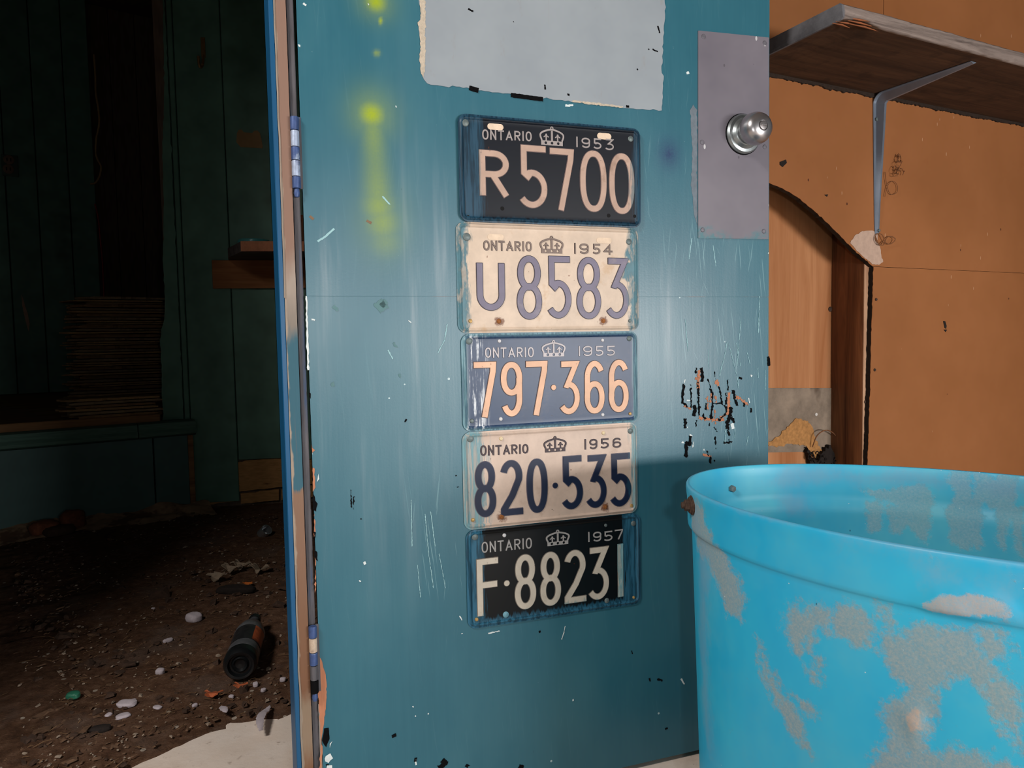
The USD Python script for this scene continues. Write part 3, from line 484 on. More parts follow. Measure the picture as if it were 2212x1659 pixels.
film('patch_border', [rough_poly([(0.1744,1.4633),(0.1674,1.1992),(0.1695,1.1803),(0.1651,1.1639),(0.1679,1.1418),(0.1659,1.1160),(0.1673,1.0969),(0.1699,1.0920),(0.1729,1.1039),(0.1752,1.1427),(0.1760,1.2003),(0.1830,1.4651)], 0.0006, 0.0025, 18), rough_poly([(0.4009,1.0807),(0.4508,1.0802),(0.4867,1.0791),(0.4867,1.0762),(0.4507,1.0767),(0.4009,1.0780)], 0.0005, 0.003, 19)], plain('cream_border', srgb(186, 174, 156), 0.7, 0.2, 300), y=-0.0010, d=0.0004, label='cream undercoat along the edge of the pale patch')
slots = strokes([([(0.2379,1.0842),(0.2518,1.0815)], 52), ([(0.3017,1.0794),(0.3524,1.0778)], 48), ([(0.3558,1.0993),(0.3564,1.0925)], 18), ([(0.3942,1.0898),(0.3941,1.0870)], 28), ([(0.4948,1.0812),(0.4948,1.0776)], 36), ([(0.2390,1.1955),(0.2438,1.1935),(0.2466,1.1932)], 18), ([(0.5492,1.2085),(0.5525,1.1982)], 16), ([(0.5324,1.1717),(0.5332,1.1703)], 16), ([(0.5398,1.1718),(0.5440,1.1701),(0.5490,1.1692)], 16), ([(0.5116,1.1389),(0.5133,1.1369)], 14), ([(0.3074,1.1863),(0.3081,1.1850)], 8)], ZP, 0.0002)
film('slot', slots, m_black_chip, y=-0.0009, d=0.0006, label='black slot worn through the pale patch')

film('grey_overspray', [rough_poly([(0.6139,1.0929),(0.6208,1.0846),(0.6201,0.9001),(0.6149,0.9179),(0.6099,0.9639),(0.6119,1.0234),(0.6078,1.0821)], 0.0006, 0.004, 61)], plain('grey_overspray', srgb(104, 116, 126), 0.6, 0.2, 90), label='grey paint brushed past the edge of the metal plate')

# the grey guard plate with the knob
def guard_mat():
    g = G(); o = g.obj(); n = g.noise(o, 9.0, 4.0); s = g.xyz(o); n2 = g.noise(o, 60.0, 4.0, 0.7)
    col = g.ramp(n, [(0.3, srgb(104, 100, 110)), (0.7, srgb(119, 114, 123))])
    zb_ = g.add(s.z, g.mul(g.add(g.noise(o, 24.0, 4.0, 0.7), -0.5), 0.06))
    cx = g.m('absolute', g.add(s.x, -GX)); zz = g.m('subtract', zb_, g.mul(cx, 0.35))
    col = g.mix(g.mul(g.m('subtract', 1.0, g.step(zz, GZ0 - 0.012, GZ0 + 0.006)), g.step(n2, 0.35, 0.6)), col, srgb(70, 116, 126))
    col = g.mix(g.mul(g.specks(g.map(o, (1, 1, 0.5)), 60.0, 0.12, 0.12), 0.8), col, srgb(206, 206, 208))
    col = g.mix(g.mul(g.specks(g.map(o, (1, 1, 0.7), (4, 4, 1)), 70.0, 0.12, 0.10), 0.6), col, srgb(70, 66, 72))
    return g.done('grey_guard_paint', col, 0.42, n2, 0.12, 0.0006, 0.5)
gq = [(0.6230,1.2101),(0.7598,1.2148),(0.7600,0.8807),(0.6218,0.8784)]
GX, GZ0 = (gq[0][0] + gq[1][0]) / 2, gq[3][1]
gp_ = part(dr, 'guard_plate', upright(extr(Polygon(gq).buffer(-0.0006).buffer(0.0006), 0.0016)).apply_translation((0, -0.0004, 0)), guard_mat(), label='grey painted metal plate behind the knob')
m_screw = plain('painted_screw', srgb(108, 106, 114), 0.5, 0.25, 300, 0.5, 0.4)
for (x, z) in [(0.6325,1.2017),(0.7510,1.2048),(0.6293,1.0335),(0.7515,1.0343),(0.6298,0.8922),(0.7501,0.8936)]:
    head(dr, (x, -0.002, z), 0.0038, m_screw, 'screw', 0.0012, under=gp_)
m_steel = plain('worn_steel', srgb(178, 176, 178), 0.30, 0.10, 60, 0.5, 0.9, 0.04)
m_rose = plain('rose_steel', srgb(150, 158, 160), 0.36, 0.3, 28, 0.5, 0.75, 0.1, dirt=srgb(60, 96, 90), dirt_at=0.55)
kr = [(0.7081,1.0519)][0]; ky = -0.002
kn = part(dr, 'door_knob', cat([turned(lathe([(0.0135, 0.0), (0.0125, 0.006), (0.0125, 0.014), (0.016, 0.017)], 32), (0, -1, 0), (kr[0], ky, kr[1])),
     turned(lathe([(0.0, 0.014), (0.016, 0.014), (0.0225, 0.019), (0.0256, 0.027), (0.0260, 0.033), (0.0248, 0.041), (0.0214, 0.0475), (0.015, 0.0515), (0.0085, 0.0525), (0.0085, 0.0505), (0, 0.0505)], 48), (0, -1, 0), (kr[0], ky, kr[1]))]), m_steel, 50, label='round steel knob with a key button')
part(dr, 'rose', turned(lathe([(0.0, 0.0), (0.0325, 0.0), (0.0325, 0.003), (0.0300, 0.0065), (0.0255, 0.0075), (0.022, 0.012), (0.0185, 0.014), (0.0, 0.014)], 48), (0, -1, 0), (kr[0], ky, kr[1])), m_rose, 35, under=kn)
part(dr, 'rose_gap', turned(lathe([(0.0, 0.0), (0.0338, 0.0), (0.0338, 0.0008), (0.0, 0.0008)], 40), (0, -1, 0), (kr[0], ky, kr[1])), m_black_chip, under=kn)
part(dr, 'key_button', cat([turned(lathe([(0, 0.049), (0.0070, 0.049), (0.0070, 0.0532), (0.006, 0.0540), (0, 0.0540)], 24), (0, -1, 0), (kr[0], ky, kr[1])), boxm(kr[0] - 0.0048, kr[0] + 0.0048, ky - 0.0554, ky - 0.0538, kr[1] - 0.0014, kr[1] + 0.0014, 0.0004)]), plain('key_button_steel', srgb(150, 146, 146), 0.35, 0.1, 60, 0.5, 0.8), 40, under=kn)
part(dr, 'back_knob', turned(lathe([(0.0, 0.0), (0.0125, 0.0), (0.0125, 0.03), (0.022, 0.036), (0.026, 0.05), (0.02, 0.06), (0.0, 0.063)], 24), (0, 1, 0), (kr[0], 0.038, kr[1])), m_steel, 40)
# hinges: five knuckles each, blue and bare by turns
m_kblue = plain('blue_knuckle', srgb(62, 84, 132), 0.5, 0.25, 120, 0.5, 0.2, dirt=srgb(150, 166, 190), dirt_at=0.58)
m_kpale = plain('pale_knuckle', srgb(166, 180, 204), 0.45, 0.25, 120, 0.5, 0.3, dirt=srgb(96, 108, 140), dirt_at=0.6)
m_ktan = plain('tan_knuckle', srgb(190, 170, 150), 0.6, 0.25, 120, dirt=srgb(110, 86, 74), dirt_at=0.6)
for (q, ms) in (([(-0.0109,1.0231),(-0.0115,1.0047),(-0.0099,0.9827),(-0.0106,0.9648),(-0.0089,0.9433),(-0.0083,0.9272)], (m_kblue, m_kpale, m_kblue, m_kpale, m_kblue)), ([(-0.0119,0.3223),(-0.0119,0.3050),(-0.0120,0.2843),(-0.0126,0.2656),(-0.0127,0.2442),(-0.0121,0.2252)], (m_kblue, m_ktan, m_kblue, m_greystrip, m_black_chip))):
    zs = [p[1] for p in q]; x = -0.0078
    hg = part(dr, 'hinge', boxm(x + 0.004, 0.0008, -0.0012, 0.001, zs[-1], zs[0], 0.0003), m_greystrip, label='butt hinge with painted knuckles')
    for k in range(5):
        part(dr, 'knuckle', turned(lathe([(0, 0), (0.0050, 0), (0.0056, 0.0008), (0.0056, zs[k] - zs[k + 1] - 0.0018), (0.0050, zs[k] - zs[k + 1] - 0.001), (0, zs[k] - zs[k + 1] - 0.001)], 16), (0, 0, 1), (x, -0.0035, zs[k + 1])), ms[k], 40, under=hg)
    part(dr, 'pin', turned(lathe([(0, 0), (0.003, 0.001), (0.0042, 0.006), (0.003, 0.012), (0, 0.012)], 12), (0, 0, 1), (x, -0.0035, zs[-1] - 0.0125)), m_kblue, 40, under=hg)

# ================================================================== THE THINGS
# ---- licence plates
def arc(cx, cy, rx, ry, a0, a1, n=18):
    t = np.radians(np.linspace(a0, a1, n)); return [(cx + rx * math.cos(a), cy + ry * math.sin(a)) for a in t]
def glyph(ch, w, h, t):
    """The outline of a character w wide and h tall, its strokes t thick, lower left corner at the origin."""
    W, H = w - t, h - t
    L = lambda p: LineString(p).buffer(t / 2, cap_style=2, join_style=2, mitre_limit=2.2)
    e = t / 2
    def se(cx, cy, rx, ry, n=2.35):
        a = np.linspace(0, 2 * np.pi, 49); c, s = np.cos(a), np.sin(a)
        return LineString(np.stack([cx + rx * np.sign(c) * np.abs(c) ** (2 / n), cy + ry * np.sign(s) * np.abs(s) ** (2 / n)], -1)).buffer(t / 2, join_style=1)
    if ch in '0O': g = se(W / 2, H / 2, W / 2, H / 2)
    elif ch == '8': g = unary_union([se(W / 2, H * 0.755, W * 0.45, H * 0.245, 2.1), se(W / 2, H * 0.26, W * 0.5, H * 0.26, 2.1)])
    elif ch == '7': g = L([(-e, H), (W, H), (W * 0.97, H * 0.86), (W * 0.42, -e)])
    elif ch == '5': g = unary_union([L([(W + e * .6, H), (W * 0.06, H), (W * 0.06, H * 0.565), (W * 0.34, H * 0.47)]), L(arc(W * 0.42, H * 0.285, W * 0.58, H * 0.285, 112, -142, 26))])
    elif ch == '3': g = unary_union([L([(-e * .6, H), (W * 0.93, H), (W * 0.30, H * 0.555), (W * 0.42, H * 0.545)]), L(arc(W * 0.40, H * 0.285, W * 0.60, H * 0.285, 100, -142, 26))])
    elif ch == '6': g = unary_union([L(arc(W * 0.52, H * 0.70, W * 0.5, H * 0.30, 28, 180, 18) + [(W * 0.02, H * 0.28)]), se(W / 2, H * 0.285, W * 0.5, H * 0.285, 2.15)])
    elif ch == '9': g = affinity.rotate(unary_union([L(arc(W * 0.52, H * 0.70, W * 0.5, H * 0.30, 28, 180, 18) + [(W * 0.02, H * 0.28)]), se(W / 2, H * 0.285, W * 0.5, H * 0.285, 2.15)]), 180, origin=(W / 2, H / 2))
    elif ch == '2': g = L(arc(W * 0.5, H * 0.74, W * 0.48, H * 0.26, 160, -18, 20) + [(W * 0.55, H * 0.34), (W * 0.03, H * 0.06), (W * 0.03, 0), (W + e, 0)])
    elif ch == '1': g = L([(W / 2, -e), (W / 2, H + e)])
    elif ch == '4': g = unary_union([L([(W * 0.70, -e), (W * 0.70, H), (0, H * 0.30), (W + e, H * 0.30)])])
    elif ch == 'U': g = L([(0, H + e)] + [(0, H * 0.36)] + arc(W / 2, H * 0.30, W / 2, H * 0.30, 180, 360, 20) + [(W, H * 0.36), (W, H + e)])
    elif ch == 'R': g = unary_union([L([(0, -e), (0, H + e)]), L([(0, H)] + arc(W * 0.5, H * 0.735, W * 0.5, H * 0.265, 90, -90, 16) + [(0, H * 0.47)]), L([(W * 0.42, H * 0.47), (W, -e)])])
    elif ch == 'F': g = unary_union([L([(0, -e), (0, H), (W + e, H)]), L([(0, H * 0.54), (W * 0.92 + e, H * 0.54)])])
    elif ch == 'N': g = unary_union([L([(0, -e), (0, H + e)]), L([(W, -e), (W, H + e)]), L([(0, H), (W, 0)])])
    elif ch == 'T': g = unary_union([L([(-e, H), (W + e, H)]), L([(W / 2, 0), (W / 2, H)])])
    elif ch == 'A': g = unary_union([L([(0, -e), (W / 2, H + e * .3), (W, -e)]), L([(W * 0.2, H * 0.32), (W * 0.8, H * 0.32)])])
    elif ch == 'I': g = L([(W / 2, -e), (W / 2, H + e)])
    g = affinity.translate(g, e, e)
    x0, y0, x1, y1 = g.bounds
    if ch not in '1I': g = affinity.affine_transform(g, [w / (x1 - x0), 0, 0, h / (y1 - y0), -x0 * w / (x1 - x0), -y0 * h / (y1 - y0)])
    return g
def crown(w, h, bold):
    """The crown emblem in a box w by h."""
    S = lambda p, t, c=1: LineString([(x * w, y * h) for x, y in p]).buffer(t * w / 2, cap_style=c, join_style=1)
    half = [(0.07, 0.28), (0.02, 0.46), (0.03, 0.60), (0.13, 0.71), (0.28, 0.79), (0.42, 0.84), (0.5, 0.86)]
    t = 0.085 * bold
    arch = spline([(x, y) for x, y in half], 6)
    g = [S(arch, t), S([(1 - x, y) for x, y in arch], t), sbox(0.05 * w, 0, 0.95 * w, 0.24 * h)]
    g += [LineString([(0.5 * w, 0.2 * h), (0.5 * w, 0.8 * h)]).buffer(0.05 * bold * w, cap_style=2), Point(0.5 * w, 0.93 * h).buffer(0.065 * w)]
    for x in (0.26, 0.74):
        g += [S([(x, 0.2), (x, 0.50)], 0.07 * bold), Point(x * w, 0.56 * h).buffer(0.05 * w * bold), S([(x - 0.09, 0.44), (x, 0.52), (x + 0.09, 0.44)], 0.055 * bold)]
    g = unary_union(g)
    for x in (0.24, 0.5, 0.76): g = g.difference(Point(x * w, 0.12 * h).buffer(0.055 * w))
    return g.difference(Point(0.5 * w, 0.93 * h).buffer(0.028 * w))
def raised(poly, h=0.0013, skirt=0.0007):
    """An embossed character: a low wider skirt and a flat top; returns mesh and 1 on the skirt, 0 on the top."""
    lo = extr(poly.buffer(skirt, join_style=1), h * 0.55); hi = extr(poly, h)
    m = cat([lo, hi]); return m, np.r_[np.ones(len(lo.vertices)), np.zeros(len(hi.vertices))]
RUST_AT = []                            # rusty bolts of the plate being built, in its own coordinates
def plate_mat(name, base, over, hw, hh, margins, streak, rust=0.0, stain=None, gloss=0.4, edge=None, edge_w=1.0, scrape=None, blot=(), spec=0.28):
    """Old enamel: base colour, brushed-over door paint (over) within ragged margins (left, right, bottom, top), rust and stains."""
    g = G(); o = g.obj(); s = g.xyz(o); n = g.noise(o, 26.0, 5.0, 0.65); up_ = g.noise(g.map(o, streak), 1.0, 4.0, 0.65); fine = g.noise(o, 420.0, 3.0, 0.6)
    b = np.array(base); col = g.ramp(n, [(0.28, tuple(b * 0.84)), (0.72, tuple(np.minimum(b * 1.1, 0.95)))])
    if stain is not None:
        col = g.mix(g.mul(g.step(g.noise(o, 17.0, 5.0, 0.7), 0.56, 0.70), 0.55), col, stain)
        col = g.mix(g.mul(g.step(g.noise(o, 150.0, 3.0, 0.7), 0.70, 0.73), 0.7), col, tuple(0.45 * np.array(stain)))
    if edge is not None: col = g.mix(g.mul(g.attr('edge'), edge_w), col, edge)  # dark character outline, partly edge shading put into the colour, partly dirt
    if scrape is not None: col = g.mix(g.mul(g.mul(g.step(up_, 0.50, 0.56), g.step(n, 0.36, 0.52)), g.m('subtract', 1.0, g.step(g.add(s.x, hw), scrape[0] * 0.6, scrape[0]))), col, scrape[1])
    jit = g.mul(g.add(up_, -0.5), 0.040); mk = None
    for k, (dist, mg) in enumerate(((g.add(s.x, hw), margins[0]), (g.m('subtract', hw, s.x), margins[1]), (g.add(s.z, hh), margins[2]), (g.m('subtract', hh, s.z), margins[3]))):
        if mg <= 0: continue
        amp = min(1.0, mg / 0.016)
        q = g.m('subtract', 1.0, g.step(g.add(dist, g.mul(jit, amp)), mg - 0.003, mg + 0.003)); mk = q if mk is None else g.m('maximum', mk, q)
    for (bx, bz, r) in blot:
        d = g('vector_math', math_type='distance', vector1=g.map(o, (1, 0, 1)), vector2=(bx, 0, bz)).value
        mk = g.m('maximum', mk, g.m('subtract', 1.0, g.step(g.add(d, g.mul(jit, 0.5)), r - 0.002, r + 0.002)))
    if mk is not None:
        oc = g.mix(g.step(up_, 0.42, 0.62), over, tuple(np.minimum(np.array(over) * 1.35 + 0.008, 0.9))); mk = g.mul(mk, g.m('multiply_add', g.step(up_, 0.40, 0.52), 0.45, 0.55))
        col = g.mix(g.mul(mk, 0.94), col, oc)
    if name.startswith('plate_'):
        for (bx, bz) in RUST_AT:
            d = g('vector_math', math_type='distance', vector1=g.map(o, (1, 0, 1)), vector2=(bx, 0, bz)).value; rn = g.noise(o, 130.0, 4.0, 0.7)
            col = g.mix(g.mul(g.m('subtract', 1.0, g.step(g.add(d, g.mul(g.add(rn, -0.5), 0.022)), 0.004, 0.009)), 0.85), col, srgb(112, 66, 38))
    if rust: col = g.mix(g.mul(g.step(g.noise(o, 55.0, 5.0, 0.75), 0.70 - 0.12 * rust, 0.74 - 0.1 * rust), 0.8), col, srgb(112, 62, 34))
    return g.done(name, col, gloss, g.add(g.mul(n, 0.5), g.mul(fine, 0.25)), 0.12, 0.0006, spec)
def plate_body(hw, hh, R=0.013):
    """A pressed sheet with rounded corners, a flat lip, a raised bead round it and a flat field."""
    prof = [(0.0, 0.0), (0.0, 0.0010), (0.0022, 0.0012), (0.0034, 0.0024), (0.0050, 0.0031), (0.0066, 0.0024), (0.0078, 0.0012), (0.0100, 0.0010), (0.0135, 0.0010), (hh - 0.0002, 0.0010)]
    ns, na = 10, 8; rings = []
    for d, hgt in prof:
        a, b, r = hw - d, hh - d, max(R - d, 0.0002); ring = []
        for (cx, cy, a0) in ((a - r, b - r, 0), (-(a - r), b - r, 90), (-(a - r), -(b - r), 180), (a - r, -(b - r), 270)):
            for t in np.linspace(a0, a0 + 90, na): ring.append((cx + r * math.cos(math.radians(t)), cy + r * math.sin(math.radians(t)), hgt))
        rings.append(ring)
    n = len(rings[0]); v = np.array(rings).reshape(-1, 3); f = []
    for i in range(len(rings) - 1):
        for j in range(n):
            k = (j + 1) % n; f += [(i * n + j, i * n + k, (i + 1) * n + k), (i * n + j, (i + 1) * n + k, (i + 1) * n + j)]
    c = len(v); v = np.vstack([v, [0, 0, prof[-1][1]], [0, 0, 0]])
    for j in range(n):
        k = (j + 1) % n; f += [((len(rings) - 1) * n + j, (len(rings) - 1) * n + k, c), (k, j, c + 1)]
    return trimesh.Trimesh(v, f, process=False)
teal = srgb(52, 102, 116); blue_teal = srgb(30, 74, 98)
m_bolt_cream = plain('cream_bolt', srgb(214, 196, 160), 0.5, 0.15, 200)
m_bolt_grey = plain('grey_bolt', srgb(104, 116, 116), 0.5, 0.2, 200, 0.5, 0.3)
m_bolt_white = plain('white_bolt', srgb(206, 206, 208), 0.5, 0.12, 200)
m_bolt_rust = plain('rusty_bolt', srgb(150, 96, 52), 0.75, 0.45, 260, 0.4, 0.3)
m_bolt_brass = plain('brass_bolt', srgb(186, 152, 96), 0.5, 0.25, 200, 0.5, 0.5)
m_bolt_teal = plain('teal_bolt', srgb(110, 160, 176), 0.45, 0.2, 200)
m_hole = plain('hole_black', srgb(12, 12, 14), 0.9, 0.2)
m_slot_cream = plain('cream_slot', srgb(222, 200, 176), 0.7, 0.12, 120)
def plate(corners, off, label, body, main, small, chars, word, year, crown_box, fixings, slots=()):
    """corners and boxes in the door's coordinates; off: how far the sheet stands off the door."""
    q = np.array(corners); c = q.mean(0)
    hw = 0.25 * (np.linalg.norm(q[1] - q[0]) + np.linalg.norm(q[2] - q[3])); hh = 0.25 * (np.linalg.norm(q[0] - q[3]) + np.linalg.norm(q[1] - q[2]))
    t = thing('licence_plate', DOOR, (c[0], -off, c[1]), label, 'licence plate', 'licence plates on the door')
    d1 = (q[1] - q[0] + q[2] - q[3]); ang = math.degrees(math.atan2(d1[1], d1[0]))
    def put(m): m = upright(affine_turn(m, 0)); m.apply_translation((c[0], -off, c[1])); return m
    def affine_turn(m, a): return m
    RUST_AT[:] = [(x - c[0], z - c[1]) for k_, (x, z), r in fixings if k_ == 'rust']
    mats = [mk(hw, hh) for mk in (body, main, small)]
    part(t, 'plate', put(plate_body(hw, hh)), mats[0], 25)
    F = 0.0009                          # height of the field
    def emboss(name, poly, material, h=0.0013, skirt=0.0007):
        m, e = raised(affinity.translate(poly, -c[0], -c[1]), h, skirt); m.apply_translation((0, 0, F)); return part(t, name, put(m), material, prim=dict(edge=e))
    def char(ch, pts, w, material, th, name, h=0.0013, skirt=0.0007):
        (tx, tz), (bx, bz) = pts; hgt = math.hypot(tx - bx, tz - bz); g_ = glyph(ch, w, hgt, th)
        emboss(name, affinity.translate(g_, (tx + bx) / 2 - w / 2, min(tz, bz)), material, h, skirt)
    for ch, pts, w in chars:
        if ch == '.': emboss('dot', Point(*pts[0]).buffer(w), mats[1])
        else: char(ch, pts, w, mats[1], 0.0087, 'letter' if ch.isalpha() else 'numeral', 0.0014, 0.0010)
    # the word, its letters spaced evenly between the two given boxes
    (ax, az), (bx, bz), (cx_, cz), (dx, dz) = word      # first letter top and foot, last letter top and foot
    wd = dict(O=1.0, N=0.98, T=0.98, A=1.16, R=1.0, I=0.3); cap = 0.0112; gap = 0.30
    tot = sum(wd[k] for k in 'ONTARIO') + 6 * gap; x0, x1 = ax, cx_; u = (x1 - x0) / tot; x = x0
    for k in 'ONTARIO':
        f_ = (x - x0) / (x1 - x0); zt_, zb_ = az + (dz * 0 + cz - az) * f_, bz + (dz - bz) * f_; w = wd[k] * u if k != 'I' else 0.0020
        char(k, ((x + wd[k] * u / 2, zt_), (x + wd[k] * u / 2, zb_)), max(w, 0.0020), mats[2], 0.00185, 'letter', 0.0010, 0.0004); x += (wd[k] + gap) * u
    for ch, pts, w in year: char(ch, pts, max(w, 0.0021), mats[2], 0.0020, 'numeral', 0.0010, 0.0004)
    (lx, lz), (ux, uz) = crown_box
    emboss('crown_emblem', affinity.translate(crown(ux - lx, uz - lz, 0.72), lx, lz), mats[2], 0.0011, 0.0003)
    for kind, (x, z), r in fixings:
        y = -off - 0.0010
        if kind == 'hole': part(t, 'bolt_hole', turned(lathe([(0, 0), (r, 0), (r, 0.0003), (0, 0.0003)], 16), (0, -1, 0), (x, y, z)), m_hole); continue
        mt = dict(cream=m_bolt_cream, grey=m_bolt_grey, white=m_bolt_white, rust=m_bolt_rust, brass=m_bolt_brass, teal=m_bolt_teal)[kind]
        if kind == 'rust':
            part(t, 'bolt', cat([turned(lathe([(0, 0), (r, 0), (r, 0.0010), (r * .8, 0.0015), (0, 0.0015)], 6), (0, -1, 0), (x, y, z)), turned(lathe([(0, 0), (r * .5, 0), (r * .5, 0.0024), (0, 0.0027)], 12), (0, -1, 0), (x, y, z))]), mt, 30)
        else: part(t, 'bolt', turned(lathe([(0, 0), (r, 0), (r, 0.0008), (r * .75, 0.0018), (0, 0.0022)], 16), (0, -1, 0), (x, y, z)), mt, 40)
    for (x0, z0), (x1, z1) in slots:
        g_ = sbox(x0 - c[0], min(z0, z1) - c[1], x1 - c[0], max(z0, z1) - c[1]); rr = abs(z1 - z0) / 2 - 1e-5
        m = extr(LineString([(g_.bounds[0] + rr, (g_.bounds[1] + g_.bounds[3]) / 2), (g_.bounds[2] - rr, (g_.bounds[1] + g_.bounds[3]) / 2)]).buffer(rr), 0.0004, F + 0.0002); part(t, 'slot', put(m), m_slot_cream)
    return t

plate([(0.2162,1.0448),(0.5133,1.0455),(0.5152,0.8900),(0.2209,0.8919)], 0.0045, 'topmost plate, dark navy licence plate reading R 5700 for 1953',
      body=lambda a, b: plate_mat('plate_navy', srgb(9, 15, 26), srgb(24, 60, 80), a, b, (0.036, 0.012, 0.007, 0.004), (220, 220, 12), 0.15, None, 0.42),
      main=lambda a, b: plate_mat('digits_cream', srgb(184, 156, 140), srgb(78, 104, 112), a, b, (0.030, 0.018, 0, 0), (200, 200, 14), 0.1, srgb(138, 112, 96), 0.5, srgb(64, 56, 66), 0.8),
      small=lambda a, b: plate_mat('letters_grey', srgb(160, 152, 150), srgb(96, 130, 142), a, b, (0.026, 0, 0, 0), (200, 200, 14), 0, srgb(110, 96, 88), 0.5, srgb(70, 70, 76), 0.8),
      chars=[('R',((0.2726,0.9951),(0.2712,0.9276)),0.0448),('5',((0.3342,1.0066),(0.3326,0.9147)),0.0433),('7',((0.3807,1.0051),(0.3793,0.9122)),0.0390),('0',((0.4326,1.0056),(0.4314,0.9131)),0.0442),('0',((0.4811,1.0046),(0.4801,0.9117)),0.0430)],
      word=[(0.2548,1.0248),(0.2545,1.0105),(0.3315,1.0270),(0.3313,1.0131)],
      year=[('1',((0.4054,1.0250),(0.4051,1.0096)),0.0048),('9',((0.4201,1.0244),(0.4199,1.0091)),0.0141),('5',((0.4398,1.0248),(0.4396,1.0090)),0.0130),('3',((0.4606,1.0254),(0.4604,1.0086)),0.0144)],
      crown_box=((0.3448,1.0091),(0.3835,1.0365)),
      fixings=[('grey',(0.2295,1.0321),0.0053),('grey',(0.4969,1.0284),0.0045),('hole',(0.2836,0.9119),0.0030),('hole',(0.4578,0.9082),0.0030),('hole',(0.2307,0.8982),0.0021),('hole',(0.5031,0.9089),0.0027)], slots=[((0.2629,1.0254),(0.2876,1.0344)),((0.4394,1.0242),(0.4634,1.0339))])
plate([(0.2132,0.8910),(0.5110,0.8913),(0.5112,0.7273),(0.2122,0.7299)], 0.0007, 'second plate from the top, cream licence plate reading U 8583 for 1954',
      body=lambda a, b: plate_mat('plate_cream', srgb(210, 190, 170), teal, a, b, (0.018, 0.017, 0.0, 0.0), (90, 90, 26), 0.25, srgb(190, 156, 118), 0.42, blot=((0.133, 0.012, 0.016), (0.137, 0.040, 0.012))),
      main=lambda a, b: plate_mat('digits_slate', srgb(116, 110, 130), srgb(86, 112, 122), a, b, (0.0, 0.019, 0, 0), (120, 120, 40), 0, srgb(146, 136, 140), 0.42, srgb(40, 30, 38), 0.9),
      small=lambda a, b: plate_mat('letters_hollow', srgb(128, 112, 104), teal, a, b, (0, 0, 0, 0), (90, 90, 40), 0, srgb(90, 76, 70), 0.5, srgb(44, 34, 34), 0.95),
      chars=[('U',((0.2651,0.8312),(0.2636,0.7621)),0.0427),('8',((0.3260,0.8434),(0.3243,0.7484)),0.0392),('5',((0.3752,0.8437),(0.3737,0.7496)),0.0379),('8',((0.4244,0.8429),(0.4231,0.7483)),0.0403),('3',((0.4746,0.8427),(0.4735,0.7487)),0.0386)],
      word=[(0.2543,0.8645),(0.2540,0.8506),(0.3301,0.8649),(0.3299,0.8507)],
      year=[('1',((0.4016,0.8646),(0.4014,0.8486)),0.0045),('9',((0.4170,0.8642),(0.4168,0.8487)),0.0150),('5',((0.4382,0.8642),(0.4380,0.8488)),0.0122),('4',((0.4575,0.8641),(0.4573,0.8486)),0.0154)],
      crown_box=((0.3439,0.8486),(0.3815,0.8738)),
      fixings=[('grey',(0.2290,0.8692),0.0059),('grey',(0.4945,0.8692),0.0048),('rust',(0.2760,0.7455),0.0039),('rust',(0.4484,0.7448),0.0039),('brass',(0.2317,0.7463),0.0030),('grey',(0.4950,0.7444),0.0027)], slots=[((0.2610,0.8657),(0.2862,0.8744)),((0.4382,0.8655),(0.4641,0.8743))])
plate([(0.2157,0.7291),(0.5071,0.7259),(0.5091,0.5802),(0.2179,0.5842)], 0.0012, 'middle plate, steel blue licence plate with peach digits 797 366',
      body=lambda a, b: plate_mat('plate_blue', srgb(48, 68, 98), srgb(96, 132, 142), a, b, (0.008, 0.009, 0.004, 0.004), (260, 260, 16), 0.1, srgb(78, 82, 98), 0.34, scrape=(0.045, srgb(206, 212, 218))),  # pale scrapes at left include a glare streak put into the colour
      main=lambda a, b: plate_mat('digits_peach', srgb(228, 184, 154), srgb(150, 160, 172), a, b, (0.0, 0.014, 0, 0), (120, 120, 60), 0.12, srgb(206, 170, 148), 0.5, srgb(34, 36, 52), 0.9),
      small=lambda a, b: plate_mat('letters_pale', srgb(198, 192, 194), teal, a, b, (0, 0, 0, 0), (90, 90, 40), 0, srgb(150, 142, 142), 0.5, srgb(40, 46, 66), 0.9),
      chars=[('7',((0.2535,0.6853),(0.2517,0.6017)),0.0348),('9',((0.2947,0.6842),(0.2931,0.6018)),0.0337),('7',((0.3357,0.6843),(0.3342,0.6007)),0.0350),('.',((0.3621,0.6431),),0.0040),('3',((0.3901,0.6827),(0.3889,0.6005)),0.0337),('6',((0.4318,0.6822),(0.4307,0.5993)),0.0340),('6',((0.4740,0.6830),(0.4731,0.5995)),0.0345)],
      word=[(0.2531,0.7066),(0.2527,0.6915),(0.3304,0.7058),(0.3301,0.6905)],
      year=[('1',((0.4062,0.7058),(0.4060,0.6904)),0.0043),('9',((0.4205,0.7058),(0.4203,0.6901)),0.0155),('5',((0.4408,0.7054),(0.4406,0.6899)),0.0132),('5',((0.4607,0.7053),(0.4605,0.6897)),0.0138)],
      crown_box=((0.3440,0.6907),(0.3822,0.7152)),
      fixings=[('white',(0.2759,0.7160),0.0028),('white',(0.4463,0.7144),0.0027),('white',(0.2757,0.5986),0.0030),('white',(0.4453,0.5966),0.0028),('grey',(0.2288,0.7171),0.0053),('grey',(0.4934,0.7163),0.0042),('grey',(0.2305,0.5980),0.0033),('brass',(0.4936,0.5957),0.0027)], slots=[])
